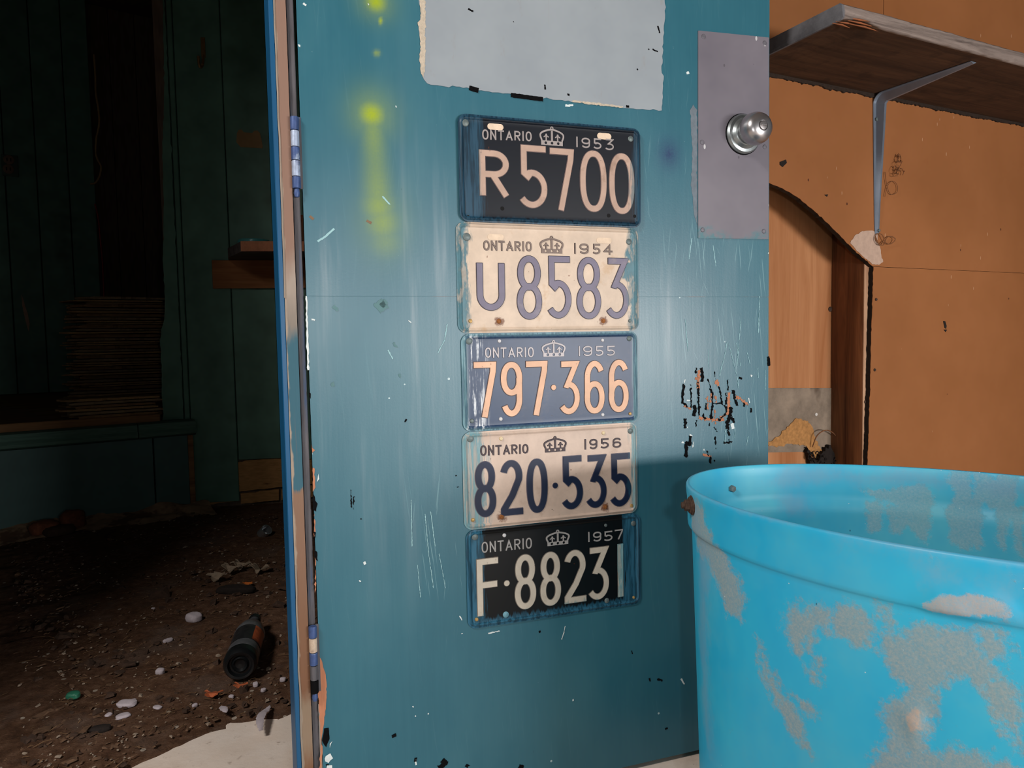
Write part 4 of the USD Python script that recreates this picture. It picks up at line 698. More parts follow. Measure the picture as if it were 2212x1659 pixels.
plate([(0.2129,0.5831),(0.5049,0.5797),(0.5078,0.4340),(0.2173,0.4341)], 0.0007, 'fourth plate from the top, cream licence plate with navy digits 820 535',
      body=lambda a, b: plate_mat('plate_bone', srgb(204, 182, 166), srgb(96, 134, 142), a, b, (0.030, 0.012, 0.0, 0.0), (260, 260, 18), 0.2, srgb(176, 150, 132), 0.42, scrape=(0.050, srgb(120, 150, 158))),
      main=lambda a, b: plate_mat('digits_navy', srgb(26, 36, 62), srgb(34, 74, 96), a, b, (0.0, 0.016, 0, 0), (120, 120, 40), 0.05, srgb(32, 40, 60), 0.4, srgb(120, 112, 122), 0.5),
      small=lambda a, b: plate_mat('letters_dark', srgb(70, 58, 62), teal, a, b, (0.018, 0, 0, 0), (90, 90, 40), 0, srgb(96, 82, 80), 0.5, srgb(52, 42, 46), 0.9),
      chars=[('8',((0.2501,0.5354),(0.2483,0.4520)),0.0323),('2',((0.2920,0.5343),(0.2904,0.4509)),0.0344),('0',((0.3333,0.5336),(0.3318,0.4507)),0.0332),('.',((0.3626,0.4900),),0.0039),('5',((0.3923,0.5341),(0.3911,0.4508)),0.0340),('3',((0.4340,0.5327),(0.4330,0.4493)),0.0343),('5',((0.4765,0.5324),(0.4756,0.4475)),0.0355)],
      word=[(0.2431,0.5599),(0.2428,0.5448),(0.3191,0.5574),(0.3188,0.5436)],
      year=[('1',((0.4148,0.5593),(0.4146,0.5432)),0.0041),('9',((0.4289,0.5587),(0.4287,0.5428)),0.0132),('5',((0.4487,0.5583),(0.4485,0.5429)),0.0135),('6',((0.4700,0.5579),(0.4699,0.5424)),0.0145)],
      crown_box=((0.3450,0.5430),(0.3821,0.5663)),
      fixings=[('cream',(0.2759,0.5688),0.0031),('cream',(0.4463,0.5674),0.0030),('grey',(0.2277,0.5715),0.0053),('grey',(0.4942,0.5677),0.0045),('rust',(0.2742,0.4491),0.0039),('rust',(0.4482,0.4486),0.0039),('brass',(0.2289,0.4488),0.0030),('brass',(0.4951,0.4462),0.0027)], slots=[])
plate([(0.2145,0.4351),(0.5078,0.4309),(0.5133,0.2816),(0.2203,0.2831)], 0.0012, 'lowest plate, black licence plate reading F 88231 with teal painted edges',
      body=lambda a, b: plate_mat('plate_black', srgb(8, 9, 11), srgb(36, 88, 112), a, b, (0.026, 0.032, 0.012, 0.0), (200, 200, 14), 0.08, None, 0.40),
      main=lambda a, b: plate_mat('digits_bone', srgb(204, 194, 178), srgb(96, 142, 150), a, b, (0.0, 0.042, 0.017, 0), (160, 160, 20), 0.08, srgb(172, 160, 142), 0.5, srgb(70, 66, 64), 0.8),
      small=lambda a, b: plate_mat('letters_ash', srgb(164, 162, 160), blue_teal, a, b, (0, 0.026, 0, 0), (160, 160, 20), 0, srgb(120, 116, 112), 0.5, srgb(50, 50, 54), 0.8),
      chars=[('F',((0.2507,0.3877),(0.2488,0.3008)),0.0334),('.',((0.2802,0.3457),),0.0042),('8',((0.3111,0.3868),(0.3095,0.3016)),0.0341),('8',((0.3528,0.3860),(0.3514,0.3012)),0.0340),('2',((0.3949,0.3843),(0.3937,0.3005)),0.0363),('3',((0.4360,0.3844),(0.4349,0.3000)),0.0355),('1',((0.4743,0.3849),(0.4734,0.2992)),0.0107)],
      word=[(0.2414,0.4136),(0.2411,0.3971),(0.3220,0.4120),(0.3217,0.3954)],
      year=[('1',((0.4187,0.4108),(0.4185,0.3949)),0.0044),('9',((0.4333,0.4097),(0.4331,0.3941)),0.0142),('5',((0.4529,0.4088),(0.4527,0.3931)),0.0143),('7',((0.4718,0.4095),(0.4716,0.3931)),0.0145)],
      crown_box=((0.3460,0.3959),(0.3848,0.4192)),
      fixings=[('white',(0.2778,0.4204),0.0030),('grey',(0.4484,0.4186),0.0027),('teal',(0.2777,0.2970),0.0048),('grey',(0.4490,0.2957),0.0042),('grey',(0.2314,0.4228),0.0051),('grey',(0.4979,0.4168),0.0042),('brass',(0.2312,0.2961),0.0030),('brass',(0.4973,0.2944),0.0024)], slots=[])

# ---- the big blue oval tub
BC, BA, BB, BT, BZ, TAPER = (0.5199, 0.7801), 0.3416, 0.2226, -40.843, 0.525, 0.0145
TUB = ((BC[0], BC[1], 0.0), BT)
def tub_rings(profile, n=300):
    """profile: (inset from the rim's outer ellipse, height)."""
    th = np.linspace(0, 2 * np.pi, n, endpoint=False); v, f = [], []
    for d, z in profile: v.append(np.stack([(BA - d) * np.cos(th), (BB - d) * np.sin(th), np.full(n, z)], -1))
    for i in range(len(profile) - 1):
        for j in range(n):
            k = (j + 1) % n; f.append((i * n + j, i * n + k, (i + 1) * n + k, (i + 1) * n + j))
    return np.vstack(v), np.array(f), np.tile(th, len(profile))
tz = lambda z: TAPER * (BZ - z) / BZ
HG = 0.056                              # from the rim down to the step in the wall
outer = [(0.0045, BZ - 0.0005), (0.0030, BZ), (0.0012, BZ - 0.0008), (0.0003, BZ - 0.0025), (0.0, BZ - 0.006), (0.0005, BZ - 0.012)]
outer += [(0.0008 + tz(z), z) for z in np.linspace(BZ - 0.018, BZ - HG + 0.006, 6)]
outer += [(0.0011 + tz(BZ - HG), BZ - HG + 0.002), (0.0034 + tz(BZ - HG), BZ - HG - 0.0005), (0.0058 + tz(BZ - HG), BZ - HG - 0.0035), (0.0060 + tz(BZ - HG), BZ - HG - 0.008)]
outer += [(0.0060 + tz(z), z) for z in np.linspace(BZ - HG - 0.016, 0.012, 60)] + [(0.012 + tz(0), 0.004), (0.020 + tz(0), 0.0)]
inner = [(0.0045, BZ - 0.0005), (0.0058, BZ - 0.002), (0.0066, BZ - 0.006)] + [(0.0070 + tz(z), z) for z in np.linspace(BZ - 0.012, BZ - HG + 0.008, 8)]
inner += [(0.0085 + tz(BZ - HG), BZ - HG + 0.002), (0.0115 + tz(BZ - HG), BZ - HG - 0.004), (0.0130 + tz(BZ - HG), BZ - HG - 0.010)]
inner += [(0.0130 + tz(z), z) for z in np.linspace(BZ - HG - 0.016, 0.016, 40)] + [(0.03 + tz(0), 0.010), (0.12, 0.009), (0.2225, 0.009)]
inner = inner[::-1]
def tub_mat(name, dust_c, base1, base2, DENSE=0.40):
    g = G(); o = g.obj(); n = g.noise(g.map(o, (1, 1, 0.6)), 7.0, 4.0, 0.6); n2 = g.noise(o, 70.0, 6.0, 0.75); fine = g.noise(o, 380.0, 4.0, 0.65)
    col = g.ramp(n, [(0.3, base1), (0.7, base2)])
    film_ = g.mul(g.step(g.noise(g.map(o, (1, 1, 0.8), (2, 1, 0)), 9.0, 5.0, 0.65), 0.42, 0.70), 0.30); col = g.mix(film_, col, srgb(96, 186, 206))
    d = g.attr('dust'); nm = g.noise(g.map(o, (1, 1, 0.7)), 26.0, 5.0, 0.7); k = g.step(g.add(g.add(d, g.mul(g.add(n2, -0.5), 1.5)), g.mul(g.add(nm, -0.5), 1.3)), 0.28, 0.70)
    dc = g.ramp(fine, [(0.3, tuple(np.array(dust_c) * 0.8)), (0.7, tuple(np.minimum(np.array(dust_c) * 1.12, 0.9)))])
    col = g.mix(g.mul(k, g.m('multiply_add', fine, 0.7, DENSE)), col, dc)
    mud = g.step(g.add(g.add(g.attr('mud'), g.mul(g.add(n2, -0.5), 1.4)), g.mul(g.add(nm, -0.5), 1.0)), 0.40, 0.72); col = g.mix(g.mul(mud, g.m('multiply_add', fine, 0.7, 0.28)), col, srgb(192, 166, 146))
    ghost = g.step(g.add(g.attr('rubbed'), g.mul(g.add(nm, -0.5), 1.6)), 0.30, 1.0); col = g.mix(g.mul(ghost, 0.50), col, srgb(122, 164, 190))
    col = g.mix(g.mul(g.specks(o, 90.0, 0.06, 0.08), 0.8), col, srgb(206, 222, 226)); col = g.mix(g.mul(g.specks(g.map(o, (1, 1, 0.6), (3, 1, 2)), 70.0, 0.06, 0.08), 0.7), col, srgb(24, 74, 100))
    rough = g.m('multiply_add', g.m('maximum', k, mud), 0.4, 0.42)
    h = g.add(g.mul(g.m('maximum', k, mud), g.add(g.mul(fine, 0.6), g.mul(n2, 0.6))), g.mul(n2, 0.08))
    return g.done(name, col, rough, h, 0.28, 0.0015, 0.45)
def wall_mask(th, z, polys, soft, per=0.30):
    """Drawn in (angle, height) on the wall: 1 inside the polygons, falling to 0 over soft metres outside."""
    s = np.zeros(len(th)); P = shapely.points(th * per, z)
    for pl in polys:
        a = np.array(pl); g_ = Polygon(np.stack([a[:, 0] * per, a[:, 1]], -1)).buffer(0)
        s = np.maximum(s, np.clip(0.5 + np.where(shapely.contains(g_, P), 1, -1) * shapely.distance(P, g_.boundary) / (2 * soft), 0, 1))
    return s
O_DUST = [[(-1.7467,0.4198),(-1.7189,0.4361),(-1.6109,0.4508),(-1.5283,0.4605),(-1.4881,0.4457),(-1.4434,0.4213),(-1.3981,0.4092),(-1.3948,0.3570),(-1.4167,0.3749),(-1.4563,0.3954),(-1.5113,0.4105),(-1.5468,0.4112),(-1.5885,0.4025),(-1.6149,0.3823),(-1.6543,0.3864),(-1.6946,0.3907),(-1.7243,0.4052)],
          [(-2.0088,0.4369),(-1.8967,0.4433),(-1.7807,0.4534),(-1.7618,0.4439),(-1.7490,0.4331),(-1.7869,0.4188),(-1.8333,0.4231),(-1.8826,0.4272),(-1.9245,0.4204),(-1.9909,0.3897),(-2.0259,0.3970)],
          [(-1.7249,0.3645),(-1.6543,0.3864),(-1.5986,0.3755),(-1.5955,0.3456),(-1.6245,0.3203),(-1.7492,0.3023),(-1.7242,0.3330)],
          [(-1.7495,0.3110),(-1.6533,0.3358),(-1.5238,0.3459),(-1.3943,0.3493),(-1.4045,0.3313),(-1.7625,0.2812)],
          [(-2.6068,0.5108),(-2.4977,0.5155),(-2.4242,0.4837),(-2.3214,0.4641),(-2.2393,0.4444),(-2.2144,0.4309),(-2.2436,0.4013),(-2.3323,0.3919),(-2.3790,0.4204),(-2.4783,0.4427),(-2.6352,0.4508)],
          [(-2.1497,0.3801),(-2.0987,0.3656),(-2.0520,0.3409),(-1.9896,0.3219),(-1.9745,0.3016),(-1.9501,0.2805),(-1.9919,0.2889),(-2.0359,0.3076),(-2.1108,0.3331),(-2.1524,0.3537)],
          [(-1.9540,0.3784),(-1.9175,0.3828),(-1.9071,0.3576),(-1.9386,0.3559)], [(-1.9715,0.3378),(-1.9241,0.3311),(-1.9325,0.3274),(-1.9771,0.3311)], [(-1.7363,0.4621),(-1.6894,0.4596),(-1.7008,0.4485),(-1.7303,0.4493)], [(-1.5183,0.4597),(-1.4597,0.4603),(-1.4349,0.4422),(-1.4681,0.4353)]]
O_MUD = [[(-1.6222,0.4719),(-1.5802,0.4888),(-1.5297,0.4924),(-1.4614,0.4913),(-1.4273,0.4869),(-1.4251,0.4804),(-1.4702,0.4758),(-1.5287,0.4695),(-1.5902,0.4683)], [(-1.6651,0.3649),(-1.6260,0.3722),(-1.6201,0.3554),(-1.6475,0.3433)]]
O_RUB = [[(-2.6058,0.5150),(-2.5300,0.5176),(-2.4309,0.4551),(-2.5070,0.3327),(-2.5047,0.1913),(-2.6154,0.1743),(-2.6366,0.3181),(-2.6230,0.4398)], [(-1.8524,0.5249),(-1.7486,0.5229),(-1.7612,0.5132),(-1.8384,0.5145)], [(-1.6233,0.5099),(-1.4045,0.5081),(-1.4027,0.4768),(-1.5098,0.4931),(-1.6228,0.4931)]]
I_DUST = [[(1.7723,0.5265),(1.7102,0.5270),(1.7113,0.4852),(1.7579,0.4966),(1.7816,0.5087)], [(1.7458,0.5240),(1.6972,0.5249),(1.6753,0.4740),(1.6916,0.4155),(1.7630,0.4249),(1.7816,0.4697),(1.7574,0.4900)], [(1.6940,0.5250),(1.6153,0.5256),(1.5983,0.5025),(1.6002,0.4822),(1.6279,0.4760),(1.6518,0.4813),(1.6596,0.4204),(1.6919,0.4218)], [(1.6153,0.5256),(1.5449,0.5257),(1.5644,0.4540),(1.5778,0.4218),(1.6022,0.4393),(1.6107,0.5019)],
          [(2.1099,0.4863),(2.0037,0.4910),(1.8858,0.5018),(1.8422,0.4971),(1.8345,0.4776),(1.8433,0.4345),(1.8569,0.4195),(1.8924,0.4260),(1.9287,0.4447),(1.9649,0.4368),(1.9848,0.4734),(2.0409,0.4753)], [(2.0997,0.4728),(2.0313,0.4715),(2.0402,0.4279),(2.0989,0.4333)], [(2.0178,0.4691),(1.9657,0.4704),(1.9561,0.4305),(2.0024,0.4291)], [(1.5569,0.4793),(1.5178,0.4843),(1.5132,0.4197),(1.5384,0.4304)]]
I_RUB = [[(-3.0047,0.5175),(2.9170,0.5232),(2.4775,0.5241),(2.6447,0.4866),(3.0138,0.4881)], [(2.6447,0.4866),(2.3803,0.4817),(2.3346,0.4507),(2.4808,0.4470)]]
m_tub = tub_mat('tub_blue', srgb(150, 157, 154), srgb(18, 166, 216), srgb(50, 184, 220))
m_tub_in = tub_mat('tub_blue_inside', srgb(150, 176, 182), srgb(38, 172, 214), srgb(92, 196, 216), 0.22)
tb_ = thing('plastic_tub', TUB, (0, 0, 0), 'large bright blue oval plastic tub, dusty and mud smeared, standing before the door', 'tub')
v, f, th = tub_rings(outer, 420); th = (th + np.pi) % (2 * np.pi) - np.pi
dust = wall_mask(th, v[:, 2], O_DUST, 0.016); mud = wall_mask(th, v[:, 2], O_MUD, 0.006); rub = np.maximum(wall_mask(th, v[:, 2], O_RUB, 0.03), 0.75 * np.clip((v[:, 2] - BZ + 0.008) / 0.008, 0, 1))
v2 = v.copy(); lump = mud * (0.5 + meshkit.fbm(v * 90, 3, 4)) * 0.004 + np.clip(dust - 0.5, 0, 1) * (meshkit.fbm(v * 160, 3, 9)) * 0.0012; v2[:, 0] += np.cos(th) * lump; v2[:, 1] += np.sin(th) * lump
part(tb_, 'outer_wall', (v2, f), m_tub, True, prim=dict(dust=dust, mud=mud, rubbed=rub))
v, f, th = tub_rings(inner, 420); th = (th + np.pi) % (2 * np.pi) - np.pi
part(tb_, 'inner_wall', (v, f), m_tub_in, True, prim=dict(dust=wall_mask(th, v[:, 2], I_DUST, 0.008) , mud=np.zeros(len(v)), rubbed=wall_mask(th, v[:, 2], I_RUB, 0.02)))
# rusty bolt through the wall near the rim, towards the door
bq = [(-2.6193,0.5047)][0]; ib = [(2.8469,0.4937)][0]
ba = bq[0]; bz_ = bq[1]
bp = np.array([(BA - 0.002) * math.cos(ba), (BB - 0.002) * math.sin(ba), bz_]); bn = np.array([math.cos(ba) / BA, math.sin(ba) / BB, 0]); bn /= np.linalg.norm(bn)
hx = lambda r, a, b, n: lathe([(0, a), (r, a), (r, b), (r * 0.9, b + 0.0008), (0, b + 0.001)], n)
bo = part(tb_, 'bolt', turned(cat([hx(0.0042, -0.004, 0.0135, 12), hx(0.0075, 0.0050, 0.0098, 6)]), bn, bp), m_rust, 30, label='rusty bolt through the tub wall')
part(tb_, 'washer', turned(cat([hx(0.0125, 0.000, 0.0020, 20), hx(0.0105, 0.0027, 0.0044, 20)]), bn, bp), m_rust, 30, under=bo)
ip = np.array([(BA - 0.0085) * math.cos(ib[0]), (BB - 0.0085) * math.sin(ib[0]), ib[1]]); inn = -np.array([math.cos(ib[0]) / BA, math.sin(ib[0]) / BB, 0]); inn /= np.linalg.norm(inn)
part(tb_, 'bolt', turned(hx(0.005, -0.002, 0.004, 6), inn, ip), m_bolt_grey, 30)

# ---- the board shelf on its steel bracket
def shelf_mat():
    g = G(); o = g.obj(); s = g.xyz(o); gr = g.noise(g.map(o, (3, 40, 60)), 1.0, 5.0, 0.68, 0.8); n = g.noise(o, 14.0, 5.0, 0.65)
    brown = g.ramp(gr, [(0.3, srgb(50, 34, 24)), (0.7, srgb(84, 60, 42))]); brown = g.mix(g.mul(g.step(n, 0.52, 0.66), 0.5), brown, srgb(40, 28, 20))
    grey = g.ramp(gr, [(0.30, srgb(78, 68, 64)), (0.5, srgb(128, 115, 108)), (0.72, srgb(156, 143, 135))])
    front = g.m('subtract', 1.0, g.step(s.y, -0.1182, -0.1150)); col = g.mix(front, brown, grey)
    endf = g.m('subtract', 1.0, g.step(s.x, -0.696, -0.692)); e2_ = g.ramp(n, [(0.35, srgb(70, 70, 74)), (0.65, srgb(108, 108, 112))]); col = g.mix(endf, col, e2_)
    return g.done('weathered_board', col, 0.85, gr, 0.5, 0.0015, 0.2)
SB = (0.824, 1.2262); ST = 0.0262; SD = 0.2255
sh = thing('wall_shelf', WALL, (SB[0] + 0.70, -0.106, SB[1]), 'weathered grey board shelf high on the orange wall, on a steel bracket', 'shelf')
bx0, bx1 = SB[0], SB[0] + 1.40
def worn_board():
    nx = 90; xs = np.linspace(bx0, bx1, nx); r = np.random.default_rng(5); sec = [(-0.0015, 0), (-SD + 0.004, 0), (-SD + 0.0008, 0.0035), (-SD, ST * 0.5), (-SD + 0.001, ST - 0.003), (-SD + 0.004, ST), (-0.0015, ST)]
    v = []
    for i, x in enumerate(xs):
        for k, (y, z) in enumerate(sec):
            j = r.normal(0, 0.0006) if 0 < k < 6 else 0
            chip = 0.012 * math.exp(-((x - bx0 - 0.05) / 0.03) ** 2) if k == 1 else (0.006 * math.exp(-((x - bx0 - 0.05) / 0.03) ** 2) if k == 2 else 0)
            v.append((x + (0.002 if i == 0 and 0 < k < 3 else 0), y + j + chip * 0.6, z + SB[1] + abs(j) * 0.4 + (chip * 0.5 if k else 0)))
    f = []; m = len(sec)
    for i in range(nx - 1):
        for k in range(m):
            q = (k + 1) % m; f += [(i * m + k, i * m + q, (i + 1) * m + q), (i * m + k, (i + 1) * m + q, (i + 1) * m + k)]
    for k in range(1, m - 1): f += [(0, k + 1, k), ((nx - 1) * m, (nx - 1) * m + k, (nx - 1) * m + k + 1)]
    t_ = trimesh.Trimesh(np.array(v), f, process=False); trimesh.repair.fix_normals(t_); return t_
part(sh, 'board', worn_board(), shelf_mat())
m_shade_grime = plain('shade_and_grime', srgb(44, 32, 24), 0.95, 0.4, 200)  # strip stands for the shadow in the gap, with some grime
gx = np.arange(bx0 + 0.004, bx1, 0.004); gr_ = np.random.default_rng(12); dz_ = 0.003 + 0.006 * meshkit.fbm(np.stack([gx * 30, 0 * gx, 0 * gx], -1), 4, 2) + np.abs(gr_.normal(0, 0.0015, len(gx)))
part(sh, 'shade_grime', upright(extr(Polygon([(x, SB[1] - 0.0002) for x in gx] + [(x, SB[1] - d) for x, d in zip(gx[::-1], dz_[::-1])]).buffer(0), 0.004)).apply_translation((0, -0.0004, 0)), m_shade_grime, label='dark strip of painted shade and cobweb dirt where the board meets the wall')
m_splint = plain('raw_orange_wood', srgb(142, 84, 50), 0.85, 0.35, 120, stretch=(0.2, 1, 1))
part(sh, 'splinter', cat([tube([(bx0 + a, -SD + b, SB[1] + c), (bx0 + (a + d) / 2, -SD + b - 0.0008, SB[1] + c + 0.001), (bx0 + d, -SD + b, SB[1] + c + e)], [0.0006, 0.0017, 0.0004], 5) for a, b, c, d, e in ((0.0, 0.012, 0.001, 0.05, 0.002), (0.012, 0.006, 0.003, 0.085, 0.001), (0.02, 0.003, 0.006, 0.07, 0.003), (-0.001, 0.018, 0.000, 0.04, -0.0005), (0.03, 0.010, 0.001, 0.10, 0.000))]), m_splint, label='splintered raw wood at the board corner')
m_bracket = plain('bracket_steel', srgb(118, 128, 142), 0.36, 0.12, 30, 0.5, 0.35, 0.05)
BXL = [(1.1942,1.2053)][0][0]; bzt = SB[1] - 0.0006; bzb = [(1.2092,0.9329)][0][1]
def bracket():
    """A pressed bracket: flanged strip with a raised ridge, broad at the bend and narrow at both ends."""
    path = []                                   # (point, outward normal, half width, ridge height)
    for t in np.linspace(0, 1, 14): path.append((np.array([0, -0.0006, bzb + (bzt - 0.022 - bzb) * t]), np.array([0, -1.0, 0]), 0.0064 + 0.0102 * t ** 0.8, 0.004 + 0.014 * t))
    for a in np.linspace(15, 75, 5): ar = math.radians(a); path.append((np.array([0, -0.0006 - 0.022 * (1 - math.cos(ar)), bzt - 0.022 + 0.022 * math.sin(ar)]), np.array([0, -math.cos(ar), -math.sin(ar)]), 0.0170, 0.019))
    for t in np.linspace(0, 1, 14): path.append((np.array([0, -0.0226 - (0.200 - 0.022) * t, bzt]), np.array([0, 0, -1.0]), 0.0166 - 0.0080 * t, 0.018 - 0.014 * t))
    v, f = [], []
    for p, nrm, w, h in path:
        for dx, hh in ((-w, 0), (-w, 0.0014), (-w * 0.52, 0.0020), (-w * 0.20, h), (w * 0.20, h), (w * 0.52, 0.0020), (w, 0.0014), (w, 0)): v.append(p + np.array([dx + BXL + 0.0162, 0, 0]) + nrm * hh)
    m = 8
    for i in range(len(path) - 1):
        for k in range(m):
            q = (k + 1) % m; f += [(i * m + k, (i + 1) * m + q, i * m + q), (i * m + k, (i + 1) * m + k, (i + 1) * m + q)]
    for k in range(1, m - 1): f += [(0, k, k + 1), ((len(path) - 1) * m, (len(path) - 1) * m + k + 1, (len(path) - 1) * m + k)]
    t_ = trimesh.Trimesh(np.array(v), f, process=False); trimesh.repair.fix_normals(t_); return t_
bk = part(sh, 'bracket', bracket(), m_bracket, 25, label='blue-grey pressed steel bracket')
sq = [(1.2049,1.1737)][0]
part(sh, 'screw', turned(lathe([(0, 0), (0.0040, 0), (0.0036, 0.0018), (0, 0.0024)], 14), (0, -1, 0), (BXL + 0.0085, -0.0034, sq[1])), m_bolt_grey, 40, under=bk)
part(sh, 'screw', turned(lathe([(0, 0), (0.0032, 0), (0.0030, 0.0018), (0, 0.0024)], 14), (0, -1, 0), (BXL + 0.0162, -0.0062, bzb + 0.006)), m_bolt_grey, 40, under=bk)

# ---- tangles of old twine and web on the wall
m_twine = plain('dry_twine', srgb(120, 78, 48), 0.9, 0.4, 300)
m_web = plain('grey_web', srgb(96, 72, 52), 0.95, 0.3, 300)
def tangle(pts_px, n, spread, r, seed, y0=-0.006, loops=True):
    rg = np.random.default_rng(seed); ms = []; P = np.array(pts_px)
    for k in range(n):
        c = P[rg.integers(len(P))]; a0 = rg.uniform(0, 6.28); turn = rg.uniform(2.5, 6.5) if loops else 1.2; R = spread * rg.uniform(0.35, 1.1); st = rg.uniform(0.5, 1.1)
        a = np.linspace(a0, a0 + turn, 14); q = np.stack([c[0] + R * np.cos(a) * st + rg.normal(0, R * 0.12, 14), y0 + np.abs(rg.normal(0, 0.003, 14)) * -1 , c[1] + R * np.sin(a) + rg.normal(0, R * 0.12, 14)], -1)
        ms.append(tube(spline(q, 3), r * rg.uniform(0.6, 1.2), 4))
    return cat(ms)
solo('twine_tangle', WALL, tangle([(1.2707,1.0961),(1.2665,1.0788),(1.2576,1.0681),(1.2760,1.0637)], 9, 0.012, 0.0007, 1), m_twine, label='small dark tangle of dry twine beside the steel bracket', cat='twine')
lp = [(1.2306,1.0658),(1.2371,1.0386),(1.2495,1.0197),(1.2707,1.0252),(1.2703,1.0412),(1.2550,1.0480),(1.2401,1.0369),(1.2315,1.0134)]
solo('twine_loop', WALL, tube(spline([(x, -0.004, z) for x, z in lp], 6), 0.0007, 5), m_twine, label='thin loop of twine hanging below the dark tangle by the bracket', cat='twine')
lp = [(1.2019,0.9276),(1.2110,0.9111),(1.2230,0.9087),(1.2392,0.9253),(1.2528,0.9280),(1.2620,0.9224),(1.2531,0.9129),(1.2334,0.9141),(1.2181,0.9303),(1.2062,0.9317),(1.2005,0.9196),(1.2126,0.9082),(1.2273,0.9168)]
solo('wire_curl', WALL, tube(spline([(x, -0.004 - 0.002 * (i % 3), z) for i, (x, z) in enumerate(lp)], 6), 0.0010, 5), m_twine, label='curled wire under the lower tip of the steel bracket', cat='wire')
ring = [(1.1223,0.4648),(1.1265,0.4908),(1.1485,0.5019),(1.1785,0.4933),(1.2062,0.4719),(1.2234,0.4456),(1.2129,0.4249),(1.1869,0.4218)]
solo('twine_ring', WALL, tube(spline([(x, 0.088 - 0.012 * math.sin(i * 0.8), z) for i, (x, z) in enumerate(ring)], 6), 0.0013, 6), m_twine, label='ring of stiff twine low in the hole in the orange wall', cat='twine')
solo('root_tangle', WALL, cat([tangle([(1.1144,0.4446),(1.1320,0.4378),(1.1499,0.4340),(1.1693,0.4344),(1.1921,0.4260)], 16, 0.014, 0.0011, 3, 0.086), upright(extr(rough_poly([(1.1026,0.4666),(1.1144,0.4446),(1.1350,0.4322),(1.1526,0.4519),(1.1765,0.4659),(1.1919,0.4378),(1.1846,0.4191),(1.1102,0.4260)], 0.002, 0.005, 4), 0.010)).apply_translation((0, 0.094, 0))]), m_dark, label='black matted roots over a dark patch standing for a small hole, low in the wall opening', cat='root clump')  # black slab behind the roots: darkness of a hole put into the shape

# ================================================================== THE DARK ROOM
# ---- shelf on a wooden cleat, with what lies on it
m_cleat = wood('tan_cleat', srgb(172, 118, 74), srgb(132, 84, 50), 0.75, (3, 30, 30), 1.0)
m_oldgrey = wood('grey_shelf_wood', srgb(112, 100, 96), srgb(70, 62, 62), 0.8, (3, 30, 30), 1.0)
m_pinkend = plain('cut_end', srgb(176, 116, 84), 0.8, 0.2, 60)
cq = [(0.1225,1.0907),(0.4383,1.0902),(0.4339,0.9688),(0.1175,0.9711)]; cs = thing('corner_shelf', FAR, (0.55, -0.15, cq[2][1]), 'small dark wood shelf on a tan cleat, on the far plank wall beside the post', 'shelf')
part(cs, 'cleat', boxm(cq[0][0], cq[1][0] + 0.5, -0.021, -0.0025, cq[2][1], cq[0][1], 0.0015), m_cleat, label='tan wood cleat under the shelf')
sf = [(0.1896,1.0945)][0]; zt2 = cq[0][1]
# a board with a canted left end
bp_ = Polygon([(sf[0], -0.0025), (sf[0] + 0.02, -0.10), (sf[0] + 0.115, -0.30), (sf[0] + 0.70, -0.30), (sf[0] + 0.70, -0.0025)])
m = trimesh.creation.extrude_polygon(bp_, 0.040, engine='earcut'); m.apply_translation((0, 0, zt2 + 0.0006)); part(cs, 'board', m, m_oldgrey)
part(cs, 'front_strip', boxm(sf[0] + 0.117, sf[0] + 0.70, -0.3085, -0.3006, zt2 + 0.002, zt2 + 0.042, 0.001), m_pinkend, label='paler nailed strip along the front')
m_lid = plain('teal_enamel', srgb(70, 140, 140), 0.25, 0.1, 60, 0.6)
solo('jar_lid', FAR, turned(lathe([(0, 0), (0.060, 0), (0.064, 0.003), (0.064, 0.013), (0.061, 0.017), (0.03, 0.0185), (0, 0.018)], 40), (0, 0, 1), (sf[0] + 0.150, -0.215, zt2 + 0.0410)), m_lid, 35, 'round glossy teal lid lying on the small corner shelf', 'lid')
m_prop = wood('leaning_board', srgb(128, 84, 56), srgb(86, 54, 36), 0.8, (20, 20, 3), 1.0)
solo('leaning_board', FAR, upright(extr(Polygon([(sf[0] + 0.235, zt2 + 0.0412), (sf[0] + 0.30, zt2 + 0.18), (sf[0] + 0.48, zt2 + 0.18), (sf[0] + 0.48, zt2 + 0.0412)]), 0.018)).apply_translation((0, -0.10, 0)), m_prop, label='brown board end standing on the small corner shelf', cat='board')

# ---- cords and the outlet
m_cord = plain('cream_cord', srgb(168, 138, 94), 0.6, 0.15, 60)
m_red = plain('red_cord', srgb(150, 30, 34), 0.5, 0.15, 60)
def wall_cord(px, y): return spline([(x, y, z) for x, z in px], 8)
solo('cream_cord', LEFT, tube(wall_cord([(0.6356,2.7256),(0.6372,2.5806),(0.6349,2.4716),(0.6459,2.3490),(0.6443,2.2551),(0.6232,2.1581),(0.6160,2.0632),(0.6250,2.0175),(0.6424,1.9726),(0.6311,1.9083),(0.6038,1.8579),(0.5730,1.8482)], -0.02), 0.0065, 7), m_cord, True, 'cream electric cord hanging down the dark wall by the recess', 'cord')
solo('red_cord', LEFT, tube(wall_cord([(0.5944,1.7154),(0.6096,1.6222),(0.6149,1.4960),(0.6216,1.3374),(0.6214,1.2097),(0.6196,1.0496)], -0.02), 0.0055, 7), m_red, True, 'thin red cord hanging below the cream cord to the shingle stack', 'cord')
m_plate_green = plain('outlet_green', srgb(66, 90, 78), 0.5, 0.2, 30); m_socket = plain('brown_socket', srgb(126, 104, 84), 0.5, 0.15, 60)
oq = [(0.0811,1.9850),(0.1704,1.9972),(0.1630,1.8473),(0.0737,1.8367)]; oc = [(0.1211,1.9520),(0.1157,1.8921)]
ol = thing('electrical_outlet', LEFT, ((oq[0][0] + oq[1][0]) / 2, -0.003, oq[2][1]), 'double electrical outlet with brown sockets, on the green planks at far left', 'outlet')
